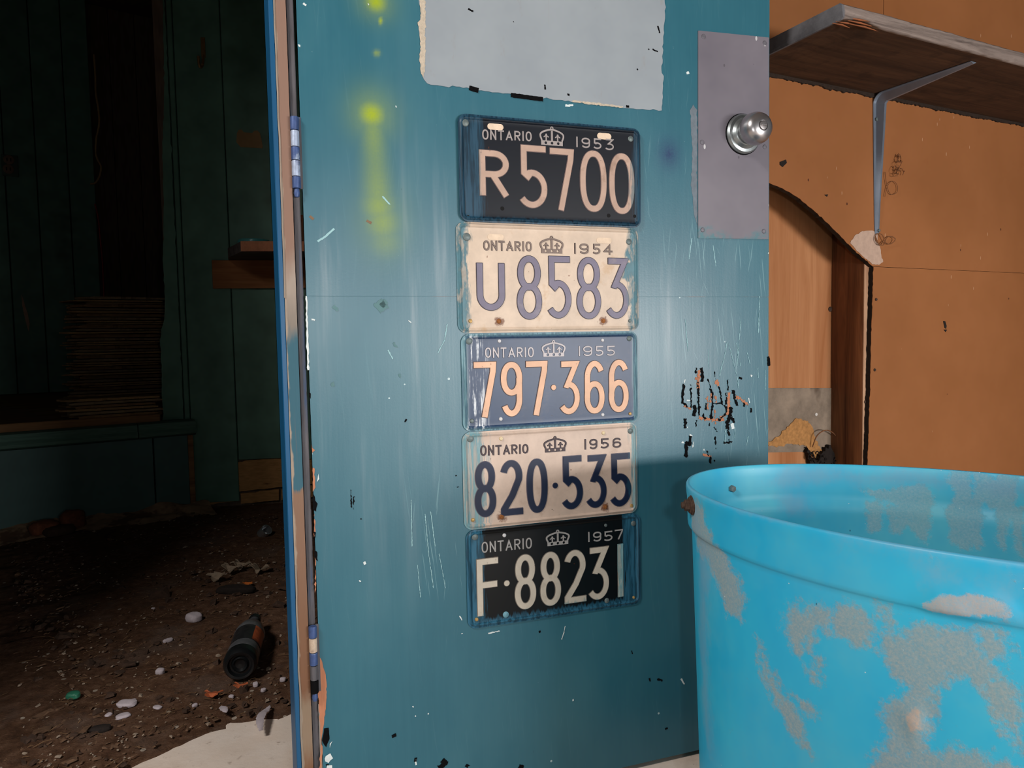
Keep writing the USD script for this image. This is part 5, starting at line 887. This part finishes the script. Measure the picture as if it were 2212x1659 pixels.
part(ol, 'cover_plate', boxm(oq[0][0], oq[1][0], -0.010, -0.003, oq[2][1], oq[0][1], 0.003), m_plate_green)
for (x, z) in oc:
    s_ = part(ol, 'socket', turned(lathe([(0, 0), (0.030, 0), (0.030, 0.004), (0.027, 0.006), (0, 0.006)], 24), (0, -1, 0), (x, -0.0095, z)), m_socket, 40)
    for dx in (-0.010, 0.010): part(ol, 'slot', boxm(x + dx - 0.003, x + dx + 0.003, -0.0165, -0.0150, z - 0.010, z + 0.010), m_hole, under=s_)

# ---- the stack of split shingles on the platform, and the bundle in front
m_sh = [wood('shingle_%s' % n_, a, b, 0.85, (3, 40, 40), 1.0) for n_, a, b in (('tan', srgb(178, 146, 102), srgb(118, 92, 62)), ('brown', srgb(148, 118, 82), srgb(92, 70, 46)), ('grey', srgb(156, 136, 106), srgb(100, 84, 64)))]
DECK = ztop
def shingle(L, Wd, th, seed):
    """A split, slightly bowed slat with splintered ends and an uneven front."""
    r = np.random.default_rng(seed); nx, ny = 17, 6; top, bot = [], []
    ends = [(-L / 2 + r.uniform(-0.06, 0.035), L / 2 + r.uniform(-0.025, 0.012)) for _ in range(ny)]; ph = r.uniform(0, 6)
    for i in range(nx):
        t = i / (nx - 1)
        for j in range(ny):
            s = j / (ny - 1); x = ends[j][0] + (ends[j][1] - ends[j][0]) * t; y = -Wd / 2 + Wd * s + (r.normal(0, 0.004) if j in (0, ny - 1) else 0)
            zz = 0.0005 * math.sin(4 * t + ph) + r.normal(0, 0.0002); k = th * (1 - 0.25 * t) * (0.92 if j in (0, ny - 1) else 1) * (0.6 if i in (0, nx - 1) else 1)
            bot.append((x, y, zz + (th - k) * 0.3)); top.append((x, y, zz + (th - k) * 0.3 + k))
    v = np.array(bot + top); n = nx * ny; f = []
    for i in range(nx - 1):
        for j in range(ny - 1):
            q = i * ny + j; f += [(q, q + 1, q + ny + 1, q + ny), (n + q, n + q + ny, n + q + ny + 1, n + q + 1)]
    for i in range(nx - 1):
        for j, o_ in ((0, 0), (ny - 1, 1)):
            q = i * ny + j; f.append((q, q + ny, n + q + ny, n + q) if o_ == 0 else (q, n + q, n + q + ny, q + ny))
    for j in range(ny - 1):
        for i, o_ in ((0, 1), (nx - 1, 0)):
            q = i * ny + j; f.append((q, q + 1, n + q + 1, n + q) if o_ == 0 else (q, n + q, n + q + 1, q + 1))
    return v, np.array(f)
DECK = ztop
sc0 = [(-2.0138,3.7353)][0]
base_z = DECK; z = DECK + 0.0005; sh_label = 'rough split wood shingle in the tall ragged stack on the platform'
first = {}
def put_shingle(frame, x, y, z, rot, kind, L, Wd, th, label, group, tilt=0.0):
    key = (kind, round(L, 3))
    if key not in first:
        t = thing('wood_shingle', (to_world(frame, (x, y, z)), frame[1] + rot), (0, 0, 0), label, 'shingle', group)
        part(t, 'slat', shingle(L, Wd, th, 50 + len(first)), m_sh[kind % 3]); first[key] = t; return
    again(first[key], (to_world(frame, (x, y, z)), frame[1] + rot), (0, 0, 0), label, 'shingle', group)
SH = ((sc0[0], sc0[1], 0.0), 33.0)
rs = np.random.default_rng(11); n_sh = 37
for k in range(n_sh):
    kind_ = (k * 5 + k // 7) % 9; th_ = (0.010, 0.019, 0.0125, 0.008, 0.022, 0.014, 0.010, 0.017, 0.0135)[kind_]
    put_shingle(SH, rs.uniform(-0.035, 0.02) - 0.014 * (k < 14), rs.uniform(-0.025, 0.02), z, rs.uniform(-6, 6), kind_, 0.40, 0.26, th_, sh_label if 0 < k < n_sh - 1 else ('lowest shingle of the tall ragged stack, lying on the platform' if k == 0 else 'topmost shingle of the tall ragged stack by the red cord'), 'shingles in the tall stack' if 0 < k < n_sh - 1 else None); z += th_ + 0.0018
fb = [(0.2744,0.4383),(0.5856,0.4552)]; zf = DECK + 0.0006; fw = (fb[0][0] + fb[1][0]) / 2; fl_ = fb[1][0] - fb[0][0]
for k in range(6):
    put_shingle(STAGE, fw + rs.uniform(-0.012, 0.012), 0.03 + 0.085 + rs.uniform(0, 0.02) + k * 0.003, zf, rs.uniform(-1.5, 1.5), 10 + k % 3, fl_ * 0.98, 0.17, 0.0120, 'split shingle in the low bundle at the platform edge' if 0 < k < 5 else ('lowest split shingle of the bundle at the platform edge' if k == 0 else 'topmost split shingle of the bundle at the platform edge'), 'shingles in the low bundle' if 0 < k < 5 else None); zf += 0.0134

# ---- floor of the dark room: trodden dirt with a ragged edge at the threshold
EDGE = LineString([(-1.9, -0.35), (-1.2, 0.45), (-0.86, 0.93)] + [(-0.6490,1.1775),(-0.6327,1.2166),(-0.6118,1.2419),(-0.5903,1.2590),(-0.5702,1.2814),(-0.5406,1.3042),(-0.5076,1.3096),(-0.4823,1.3252),(-0.4570,1.3430),(-0.4351,1.3596)] + [(-0.20, 1.48), (0.4, 1.85), (1.4, 2.3)])
def dirt():
    xs = np.arange(-3.4, 1.38, 0.0175); ys = np.arange(0.30, 4.1, 0.0175); X, Y = np.meshgrid(xs, ys); P = shapely.points(X.ravel(), Y.ravel()); d = shapely.distance(EDGE, P)
    e = np.array(EDGE.coords); side = np.sign(Y.ravel() - np.interp(X.ravel(), e[:, 0], e[:, 1])); p3 = np.stack([X.ravel(), Y.ravel(), 0 * d], -1)
    d = d * side + 0.030 * (meshkit.fbm(p3 * 22, 4, 2) - 0.5) * 2
    h = np.clip(d / 0.05, -1, 1) * 0.006 + np.where(d > 0, (meshkit.fbm(p3 * 9, 4, 1) - 0.35) * 0.016 * np.clip(d / 0.2, 0, 1) + (meshkit.fbm(p3 * 60, 3, 6) - 0.5) * 0.006 * np.clip(d / 0.05, 0, 1), 0)
    h = np.maximum(h, np.where(d > 0.02, 0.0015, -0.01))
    v = np.stack([X.ravel(), Y.ravel(), h], -1); nx, ny = len(xs), len(ys); i = np.arange((ny - 1) * nx).reshape(ny - 1, nx)[:, :-1].ravel(); f = np.stack([i, i + 1, i + nx + 1, i + nx], -1)
    # the raised platform covers its own ground
    a = math.radians(STAGE[1]); ly = -(v[:, 0] - STAGE[0][0]) * math.sin(a) + (v[:, 1] - STAGE[0][1]) * math.cos(a); fx = -(v[:, 0] - FAR[0][0]) * math.sin(math.radians(FAR[1])) + (v[:, 1] - FAR[0][1]) * math.cos(math.radians(FAR[1]))
    wa = math.radians(WALL[1]); wx = (v[:, 0] - WALL[0][0]) * math.cos(wa) + (v[:, 1] - WALL[0][1]) * math.sin(wa); wy = -(v[:, 0] - WALL[0][0]) * math.sin(wa) + (v[:, 1] - WALL[0][1]) * math.cos(wa)
    keep = (h > -0.004) & (ly < 0.004) & (fx < -0.001) & ~((wx < -0.91) & (wy < 0.12)) & ~((wx > -0.05) & (wy < 0.12)); f = f[keep[f].all(1)]
    used = np.unique(f); re = np.full(len(v), -1); re[used] = np.arange(len(used)); return v[used], re[f]
def dirt_mat():
    g = G(); o = g.obj(); n = g.noise(o, 5.0, 6.0, 0.65); n2 = g.noise(o, 44.0, 5.0, 0.7); fine = g.noise(o, 240.0, 4.0, 0.7)
    col = g.ramp(n2, [(0.3, srgb(66, 46, 34)), (0.5, srgb(94, 67, 50)), (0.7, srgb(118, 90, 72))]); col = g.mix(g.mul(g.step(n, 0.5, 0.66), 0.5), col, srgb(104, 90, 82))
    col = g.mix(g.mul(fine, 0.4), col, srgb(54, 38, 28)); st = g.noise(g.map(g.map(o, (1, 1, 1), (0, 0, 0), (0, 0, 0.6)), (300, 40, 1)), 1.0, 3.0)
    col = g.mix(g.mul(g.step(st, 0.66, 0.71), 0.6), col, srgb(170, 138, 102)); col = g.mix(g.mul(g.specks(o, 42.0, 0.20, 0.10), 0.8), col, srgb(178, 166, 152))
    return g.done('trodden_dirt', col, 0.95, g.add(n2, fine), 0.7, 0.004, 0.15)
solo('dirt', ROOM, dirt(), dirt_mat(), True, 'brown trodden dirt covering the dark room floor up to the pale threshold', 'dirt', kind='stuff', base=(0, 0, 0))
# crumbs of plaster, wood chips and straw: nobody could count them
def scatter(n, size, seed, y0=0.95, y1=3.0, flat=0.5, bias=1.0):
    r = np.random.default_rng(seed); ms_v, ms_f, k, done = [], [], 0, 0; e = np.array(EDGE.coords)
    tv = np.array([(-1, -1, -1), (1, -1, -1), (1, 1, -1), (-1, 1, -1), (-.7, -.6, 1), (.8, -.7, 1), (.6, .7, 1), (-.7, .8, 1)], float); tf = np.array([(0, 2, 1), (0, 3, 2), (4, 5, 6), (4, 6, 7), (0, 1, 5), (0, 5, 4), (1, 2, 6), (1, 6, 5), (2, 3, 7), (2, 7, 6), (3, 0, 4), (3, 4, 7)])
    while done < n:
        y = y0 + (y1 - y0) * r.random() ** bias; x = r.uniform(-0.72, -0.22) * y
        if y < np.interp(x, e[:, 0], e[:, 1]) + 0.02: continue
        if -(x - STAGE[0][0]) * 0.588 + (y - STAGE[0][1]) * 0.809 > -0.02 or -(x - FAR[0][0]) * 0.1466 + (y - FAR[0][1]) * 0.989 > -0.02: continue
        a = r.uniform(0, 6.28); s = size * r.lognormal(0, 0.45); v = (tv + r.normal(0, 0.25, tv.shape)) * (s * r.uniform(0.5, 1.4), s * r.uniform(0.4, 1.0), s * flat * r.uniform(0.4, 1))
        c, q = math.cos(a), math.sin(a); v = v @ np.array([[c, q, 0], [-q, c, 0], [0, 0, 1]]); t = r.normal(0, 0.25); v[:, 2] += t * v[:, 0]
        ms_v.append(v + (x, y, 0.008 + s * flat * 0.8)); ms_f.append(tf + 8 * done); done += 1
    return np.vstack(ms_v), np.vstack(ms_f)
m_crumb = plain('plaster_crumb', srgb(148, 132, 116), 0.9, 0.25, 200); m_chip = plain('wood_chip', srgb(98, 73, 54), 0.9, 0.4, 90); m_clod = plain('dark_clod', srgb(66, 48, 37), 0.95, 0.35, 120); m_straw = plain('straw', srgb(104, 78, 52), 0.85, 0.3, 40)
solo('plaster_crumbs', ROOM, scatter(1100, 0.0019, 21, bias=1.4), m_crumb, label='scattered pale plaster crumbs over the dark room dirt', cat='crumbs', kind='stuff', base=(0, 0, 0))
solo('wood_chips', ROOM, scatter(1700, 0.0030, 22, flat=0.3, bias=1.2), m_chip, label='scattered brown wood chips over the dark room dirt', cat='chips', kind='stuff', base=(0, 0, 0))
solo('dirt_clods', ROOM, scatter(420, 0.0062, 23, flat=0.5, bias=0.9), m_clod, label='small dark clods scattered over the dark room dirt', cat='clods', kind='stuff', base=(0, 0, 0))
r_ = np.random.default_rng(31); stv = []
while len(stv) < 330:
    y = 1.0 + 2.0 * r_.random() ** 1.5; x = r_.uniform(-0.72, -0.22) * y
    if y < np.interp(x, np.array(EDGE.coords)[:, 0], np.array(EDGE.coords)[:, 1]) + 0.005: continue
    if -(x - STAGE[0][0]) * 0.588 + (y - STAGE[0][1]) * 0.809 > -0.03: continue
    a = r_.uniform(-0.5, 1.6); L_ = r_.uniform(0.008, 0.032); stv.append(tube([(x, y, 0.011), (x + L_ * .5 * math.cos(a), y + L_ * .5 * math.sin(a), 0.0125 + r_.uniform(0, .003)), (x + L_ * math.cos(a + .2), y + L_ * math.sin(a + .2), 0.011)], 0.0007, 3))
solo('straw_bits', ROOM, cat(stv), m_straw, label='short straw fibres strewn over the dark room dirt', cat='straw', kind='stuff', base=(0, 0, 0))
# pale plaster fallen along the foot of the platform
def ridge():
    xs = np.linspace(-0.55, 0.75, 90); ws = np.linspace(0, 1, 16); V, F = [], []
    for x in xs:
        wd_ = 0.13 + 0.05 * meshkit.fbm(np.array([x * 6, 0, 0]), 3, 3)
        for w in ws: V.append((x, -w * wd_ + 0.002, 0.002 + 0.045 * (1 - w) ** 1.4 * (0.4 + 1.0 * meshkit.fbm(np.array([x * 9, w * 3, 1.0]), 4, 5)) + 0.010 * (meshkit.fbm(np.array([x * 45, w * 9, 2.0]), 3, 8) - 0.3) * (w < 0.95)))
    n = len(ws)
    for i in range(len(xs) - 1):
        for j in range(n - 1): F.append((i * n + j, i * n + j + 1, (i + 1) * n + j + 1, (i + 1) * n + j))
    return np.array(V), np.array(F)
solo('plaster_rubble', STAGE, ridge(), plain('fallen_plaster', srgb(150, 124, 98), 0.95, 0.35, 30, bump=0.6, dirt=srgb(92, 68, 50), dirt_at=0.5), True, 'ridge of fallen tan plaster along the foot of the platform panel', 'plaster rubble', kind='stuff', base=(0, 0, 0))
m_brick = plain('broken_brick', srgb(116, 68, 46), 0.9, 0.4, 60, bump=0.6)
def rock(sx, sy, sz, seed):
    m = trimesh.creation.icosphere(2); v = np.array(m.vertices); v = np.sign(v) * np.abs(v) ** 0.7; v *= 1 + 0.35 * (meshkit.fbm(v * 2.2 + seed, 3, seed) - 0.5)[:, None]; m.vertices = v * (sx, sy, sz); return m
for (x, y, z), s, lab in [((0.14, -0.07, 0.035), (0.05, 0.035, 0.028), 'orange broken brick piece leaning at the foot of the teal platform panel'), ((0.235, -0.055, 0.045), (0.045, 0.035, 0.042), 'tallest red brown brick lump at the foot of the teal platform panel'), ((0.185, -0.10, 0.022), (0.055, 0.04, 0.022), 'low dark brown brick lump in front of the other broken bricks')]:
    m = rock(*s, int(s[0] * 1000)); m.apply_translation((x, y, z)); solo('broken_brick', STAGE, m, m_brick if 'dark' not in lab else m_clod, 50, lab, 'brick')

# ---- the bottle on the floor
m_base_cup = plain('black_cup', srgb(20, 22, 24), 0.28, 0.15, 60, 0.6)
def bottle_mat():
    g = G(); o = g.obj(); n = g.noise(o, 30.0, 4.0)
    return g.done('smoky_plastic', g.ramp(n, [(0.3, srgb(96, 100, 106)), (0.7, srgb(134, 136, 140))]), 0.22, n, 0.05, 0.001, 0.6, transmission_weight=0.55, ior=1.3)
def label_mat():
    g = G(); o = g.obj(); s = g.xyz(o); a = g.m('arctan2', s.z, s.y); n = g.noise(o, 60.0, 4.0)
    col = g.ramp(n, [(0.3, srgb(26, 26, 28)), (0.7, srgb(44, 44, 46))]); return g.done('black_label', col, 0.35, None)
m_olabel = plain('orange_label', srgb(176, 84, 44), 0.4, 0.25, 60, 0.5, dirt=srgb(96, 40, 26), dirt_at=0.5)
b0 = [(-0.5829,1.4610)][0]; b1 = [(-0.6309,1.6681)][0]
bax = np.array([b1[0] - b0[0], b1[1] - b0[1], 0.0]); bl = np.linalg.norm(bax); bax /= bl; BR = 0.0345
ba_deg = math.degrees(math.atan2(bax[1], bax[0]))
bt = thing('plastic_bottle', ((b0[0], b0[1], 0.0), ba_deg), (0, 0, 0.008), 'smoky plastic bottle with black base and orange label lying on the dirt floor', 'bottle')
ctr = np.array([0, 0, BR + 0.011]); AX = (1, 0, 0)
part(bt, 'body', turned(lathe([(BR - 0.002, 0.03), (BR, 0.036), (BR, 0.060), (BR - 0.0012, 0.064), (BR - 0.0012, 0.145), (BR, 0.149), (BR - 0.001, 0.165), (BR - 0.006, 0.19), (BR - 0.016, 0.215), (0.0135, 0.232), (0.0125, 0.245), (0.0125, 0.252)], 36), AX, ctr), bottle_mat(), 40)
bc = part(bt, 'base_cup', turned(lathe([(0, 0.010), (0.010, 0.009), (0.014, 0.004), (0.018, 0.0095), (0.0215, 0.0092), (0.0245, 0.001), (0.029, 0.0), (BR - 0.001, 0.006), (BR + 0.0008, 0.013), (BR + 0.0008, 0.030), (BR - 0.0006, 0.034), (BR - 0.0008, 0.036), (0.0, 0.036)], 44), AX, ctr), m_base_cup, 30, label='black ringed base of the bottle')
lw = lathe([(BR - 0.0006, 0.0655), (BR - 0.0006, 0.1435)], 60); part(bt, 'label_wrap', turned(lw, AX, ctr), label_mat(), True)
v, f = arr(turned(lathe([(BR - 0.0001, 0.0665), (BR - 0.0001, 0.085), (BR - 0.0001, 0.105), (BR - 0.0001, 0.125), (BR - 0.0001, 0.1425)], 60), AX, ctr)); an = np.degrees(np.arctan2(v[:, 2] - ctr[2], -(v[:, 1]))); keep = (an > 5) & (an < 62); f = f[keep[f].all(1)]; us = np.unique(f); re_ = np.zeros(len(v), int); re_[us] = np.arange(len(us)); v, f = v[us], re_[f]
part(bt, 'orange_panel', (v, f), m_olabel, True, under=bt.path + '/label_wrap')
part(bt, 'cap', turned(lathe([(0.0138, 0.246), (0.0145, 0.247), (0.0145, 0.262), (0.013, 0.264), (0, 0.264)], 24), AX, ctr), m_base_cup, 30)

# ---- small litter that can be told apart
m_fluff = plain('white_fluff', srgb(182, 172, 178), 0.95, 0.1, 90, bump=0.5)
def blob(at, s, seed, material, name, label, cat_, n=2.0, rot=0.0):
    m = rock(*s, seed); m.apply_transform(trimesh.transformations.rotation_matrix(rot, (0, 0, 1))); m.apply_translation((at[0], at[1], 0.0065 + s[2])); return solo(name, ROOM, m, material, 60, label, cat_)
P_ = lambda q: q[0]
blob(P_([(-0.8332,1.8054)]), (0.022, 0.017, 0.012), 3, m_fluff, 'cotton_tuft', 'white tuft of stuffing on the dirt, left of the bottle', 'tuft', rot=-0.5)
blob(P_([(-0.8399,1.6797)]), (0.012, 0.006, 0.005), 4, m_fluff, 'cotton_tuft', 'thin white sliver of stuffing below the larger tuft', 'tuft', rot=0.8)
blob(P_([(-0.7759,1.5109)]), (0.009, 0.008, 0.007), 5, m_fluff, 'plaster_lump', 'small white plaster lump between the tuft and the dark scrap', 'plaster lump')
for k, (q, s, w) in enumerate([([(-0.7757,1.3759)], .018, 'largest white crumbled plaster lump, in the pale patch near the threshold'), ([(-0.7589,1.3314)], .013, 'second white plaster lump, just below the largest one'), ([(-0.7920,1.3411)], .008, 'small white plaster lump left of the largest one'), ([(-0.7715,1.3922)], .008, 'small white plaster lump touching the top right of the largest one'), ([(-0.7094,1.3645)], .009, 'lone white plaster lump right of the pale patch')]):
    blob(q[0], (s, s * .7, s * .32), 10 + k, m_fluff, 'plaster_lump', w, 'plaster lump', rot=k * 0.7)
blob(P_([(-0.9045,1.4122)]), (0.013, 0.010, 0.007), 20, plain('green_shard', srgb(46, 112, 88), 0.4, 0.2, 80, 0.5), 'glass_shard', 'small green shard on the dirt at lower left', 'shard')
blob(P_([(-0.7754,1.2827)]), (0.018, 0.009, 0.006), 21, m_dark, 'rubber_scrap', 'black rubber scrap on the dirt near the threshold', 'scrap', rot=0.3)
for k, (q, s, lab) in enumerate([([(-0.4956,1.4680)], .0065, 'white pebble right of the bottle base, nearest the door post'), ([(-0.5217,1.4247)], .0055, 'white pebble just right below the bottle base'), ([(-0.5460,1.4475)], .0070, 'cream pebble touching the bottle base'), ([(-0.5776,1.4000)], .0055, 'cream pebble below the bottle base'), ([(-0.6368,1.3672)], .0055, 'pale pebble left of the white feather'), ([(-0.5688,1.6624)], .0035, 'tiny white pebble right of the bottle shoulder'), ([(-0.9824,1.8929)], .0055, 'small white pebble above the stuffing tuft')]):
    blob(q[0], (s, s * .8, s * .7), 40 + k, m_fluff, 'pebble', lab, 'pebble', rot=k)
def feather(q, wmax, bend, seed):
    """A downy feather: a curved vane with a quill."""
    p = np.array(q); r = np.random.default_rng(seed); sp = spline([(x, y, 0.017 + 0.004 * math.sin(i * 1.3)) for i, (x, y) in enumerate(p)], 8); n = len(sp); V, F = [], []
    d = np.gradient(sp, axis=0); d /= np.linalg.norm(d, axis=1, keepdims=True); s = np.cross(d, [0, 0, 1.0])
    for i in range(n):
        w = wmax * math.sin(math.pi * min(1, 0.06 + 0.94 * i / (n - 1))) ** 0.6 * r.uniform(0.8, 1.1)
        for a, zz in ((-1, 0.001), (0, 0.0028), (1, 0.001), (1, 0.0002), (0, 0.0006), (-1, 0.0002)): V.append(sp[i] + s[i] * w * a + (0, 0, zz))
    for i in range(n - 1):
        for k in range(6): F.append((i * 6 + k, i * 6 + (k + 1) % 6, (i + 1) * 6 + (k + 1) % 6, (i + 1) * 6 + k))
    F += [(0, 1, 4, 5), (1, 2, 3, 4), ((n - 1) * 6 + 5, (n - 1) * 6 + 4, (n - 1) * 6 + 1, (n - 1) * 6), ((n - 1) * 6 + 4, (n - 1) * 6 + 3, (n - 1) * 6 + 2, (n - 1) * 6 + 1)]
    t_ = trimesh.Trimesh(np.array(V), np.vstack([[(a, b, c), (a, c, d_)] for a, b, c, d_ in F]), process=False); return t_
solo('white_feather', ROOM, feather([(-0.4677,1.2573),(-0.4795,1.2861),(-0.4850,1.3143),(-0.4853,1.3330),(-0.4834,1.3540)], 0.0085, 0, 1), m_fluff, 40, 'long white feather lying across the threshold edge', 'feather')
solo('white_feather', ROOM, feather([(-0.5763,1.3467),(-0.5661,1.3325),(-0.5549,1.3201)], 0.0075, 0, 2), m_fluff, 40, 'short white feather below the orange leaf', 'feather')
def leaf(at, s, rot, seed):
    r = np.random.default_rng(seed); a = np.linspace(0, 2 * np.pi, 28, endpoint=False); rad = s * (0.45 + 0.55 * np.abs(np.cos(2.5 * a)) ** 1.5) * r.uniform(0.85, 1.1, 28); p = np.stack([rad * np.cos(a + rot), rad * 0.75 * np.sin(a + rot)], -1) + at
    m = extr(Polygon(p).buffer(0), 0.0009); v = np.array(m.vertices); v[:, 2] += 0.0125 + 0.008 * np.sin((v[:, 0] - at[0]) / s * 2.2) ** 2; m.vertices = v; return m
m_leaf = plain('orange_leaf', srgb(176, 92, 54), 0.8, 0.25, 60); m_leaf2 = plain('bright_leaf', srgb(186, 98, 34), 0.8, 0.2, 60); m_drab = plain('drab_leaf', srgb(132, 116, 98), 0.85, 0.3, 50)
solo('dry_leaf', ROOM, leaf([(-0.6155,1.4014)][0], 0.021, 0.3, 1), m_leaf, 40, 'curled orange brown leaf left of the bottle base', 'leaf')
solo('dry_leaf', ROOM, leaf([(-0.7906,2.0663)][0], 0.017, 0.9, 2), m_leaf2, 40, 'small bright orange leaf beyond the bottle', 'leaf')
solo('dry_leaf', ROOM, leaf([(-0.5719,1.4345)][0], 0.017, 1.4, 3), m_leaf, 40, 'reddish leaf fragment under the bottle base', 'leaf')
for k, (q, lab) in enumerate([([(-0.8840,2.1836)], 'curled grey brown leaf with an open fold beyond the orange leaf'), ([(-0.8639,2.2144)], 'broad grey brown leaf right of the folded leaf'), ([(-0.7957,2.1785)], 'drab leaf nearest the door post beyond the orange leaf'), ([(-0.8954,2.1061)], 'drab flat leaf left of the folded leaf')]):
    m = leaf(q[0], 0.034, k * 1.1, 5 + k); v = np.array(m.vertices); v[:, 2] = 0.010 + (v[:, 2] - 0.012) * 2.6 + 0.012 * (meshkit.fbm(v * 40, 3, k)); m.vertices = v; solo('dry_leaf', ROOM, m, m_drab, 40, lab, 'leaf')
solo('rag', ROOM, (lambda m: (m.apply_translation((*([(-0.8070,2.0202)][0]), 0.016)), m)[1])(rock(0.055, 0.018, 0.012, 77)), m_dark, 60, 'dark crumpled rag in front of the orange leaf', 'rag')
solo('tin_cap', ROOM, turned(lathe([(0, 0), (0.0195, 0), (0.021, 0.002), (0.0195, 0.034), (0.0205, 0.036), (0.0185, 0.036), (0.018, 0.004), (0, 0.003)], 28), (0.55, -0.35, 0.55), (*([(-0.9403,2.6190)][0]), 0.014)), plain('tin', srgb(186, 190, 194), 0.28, 0.1, 60, 0.5, 0.85), 40, 'small shiny metal cup tipped over on the dirt by the far wall', 'cup')
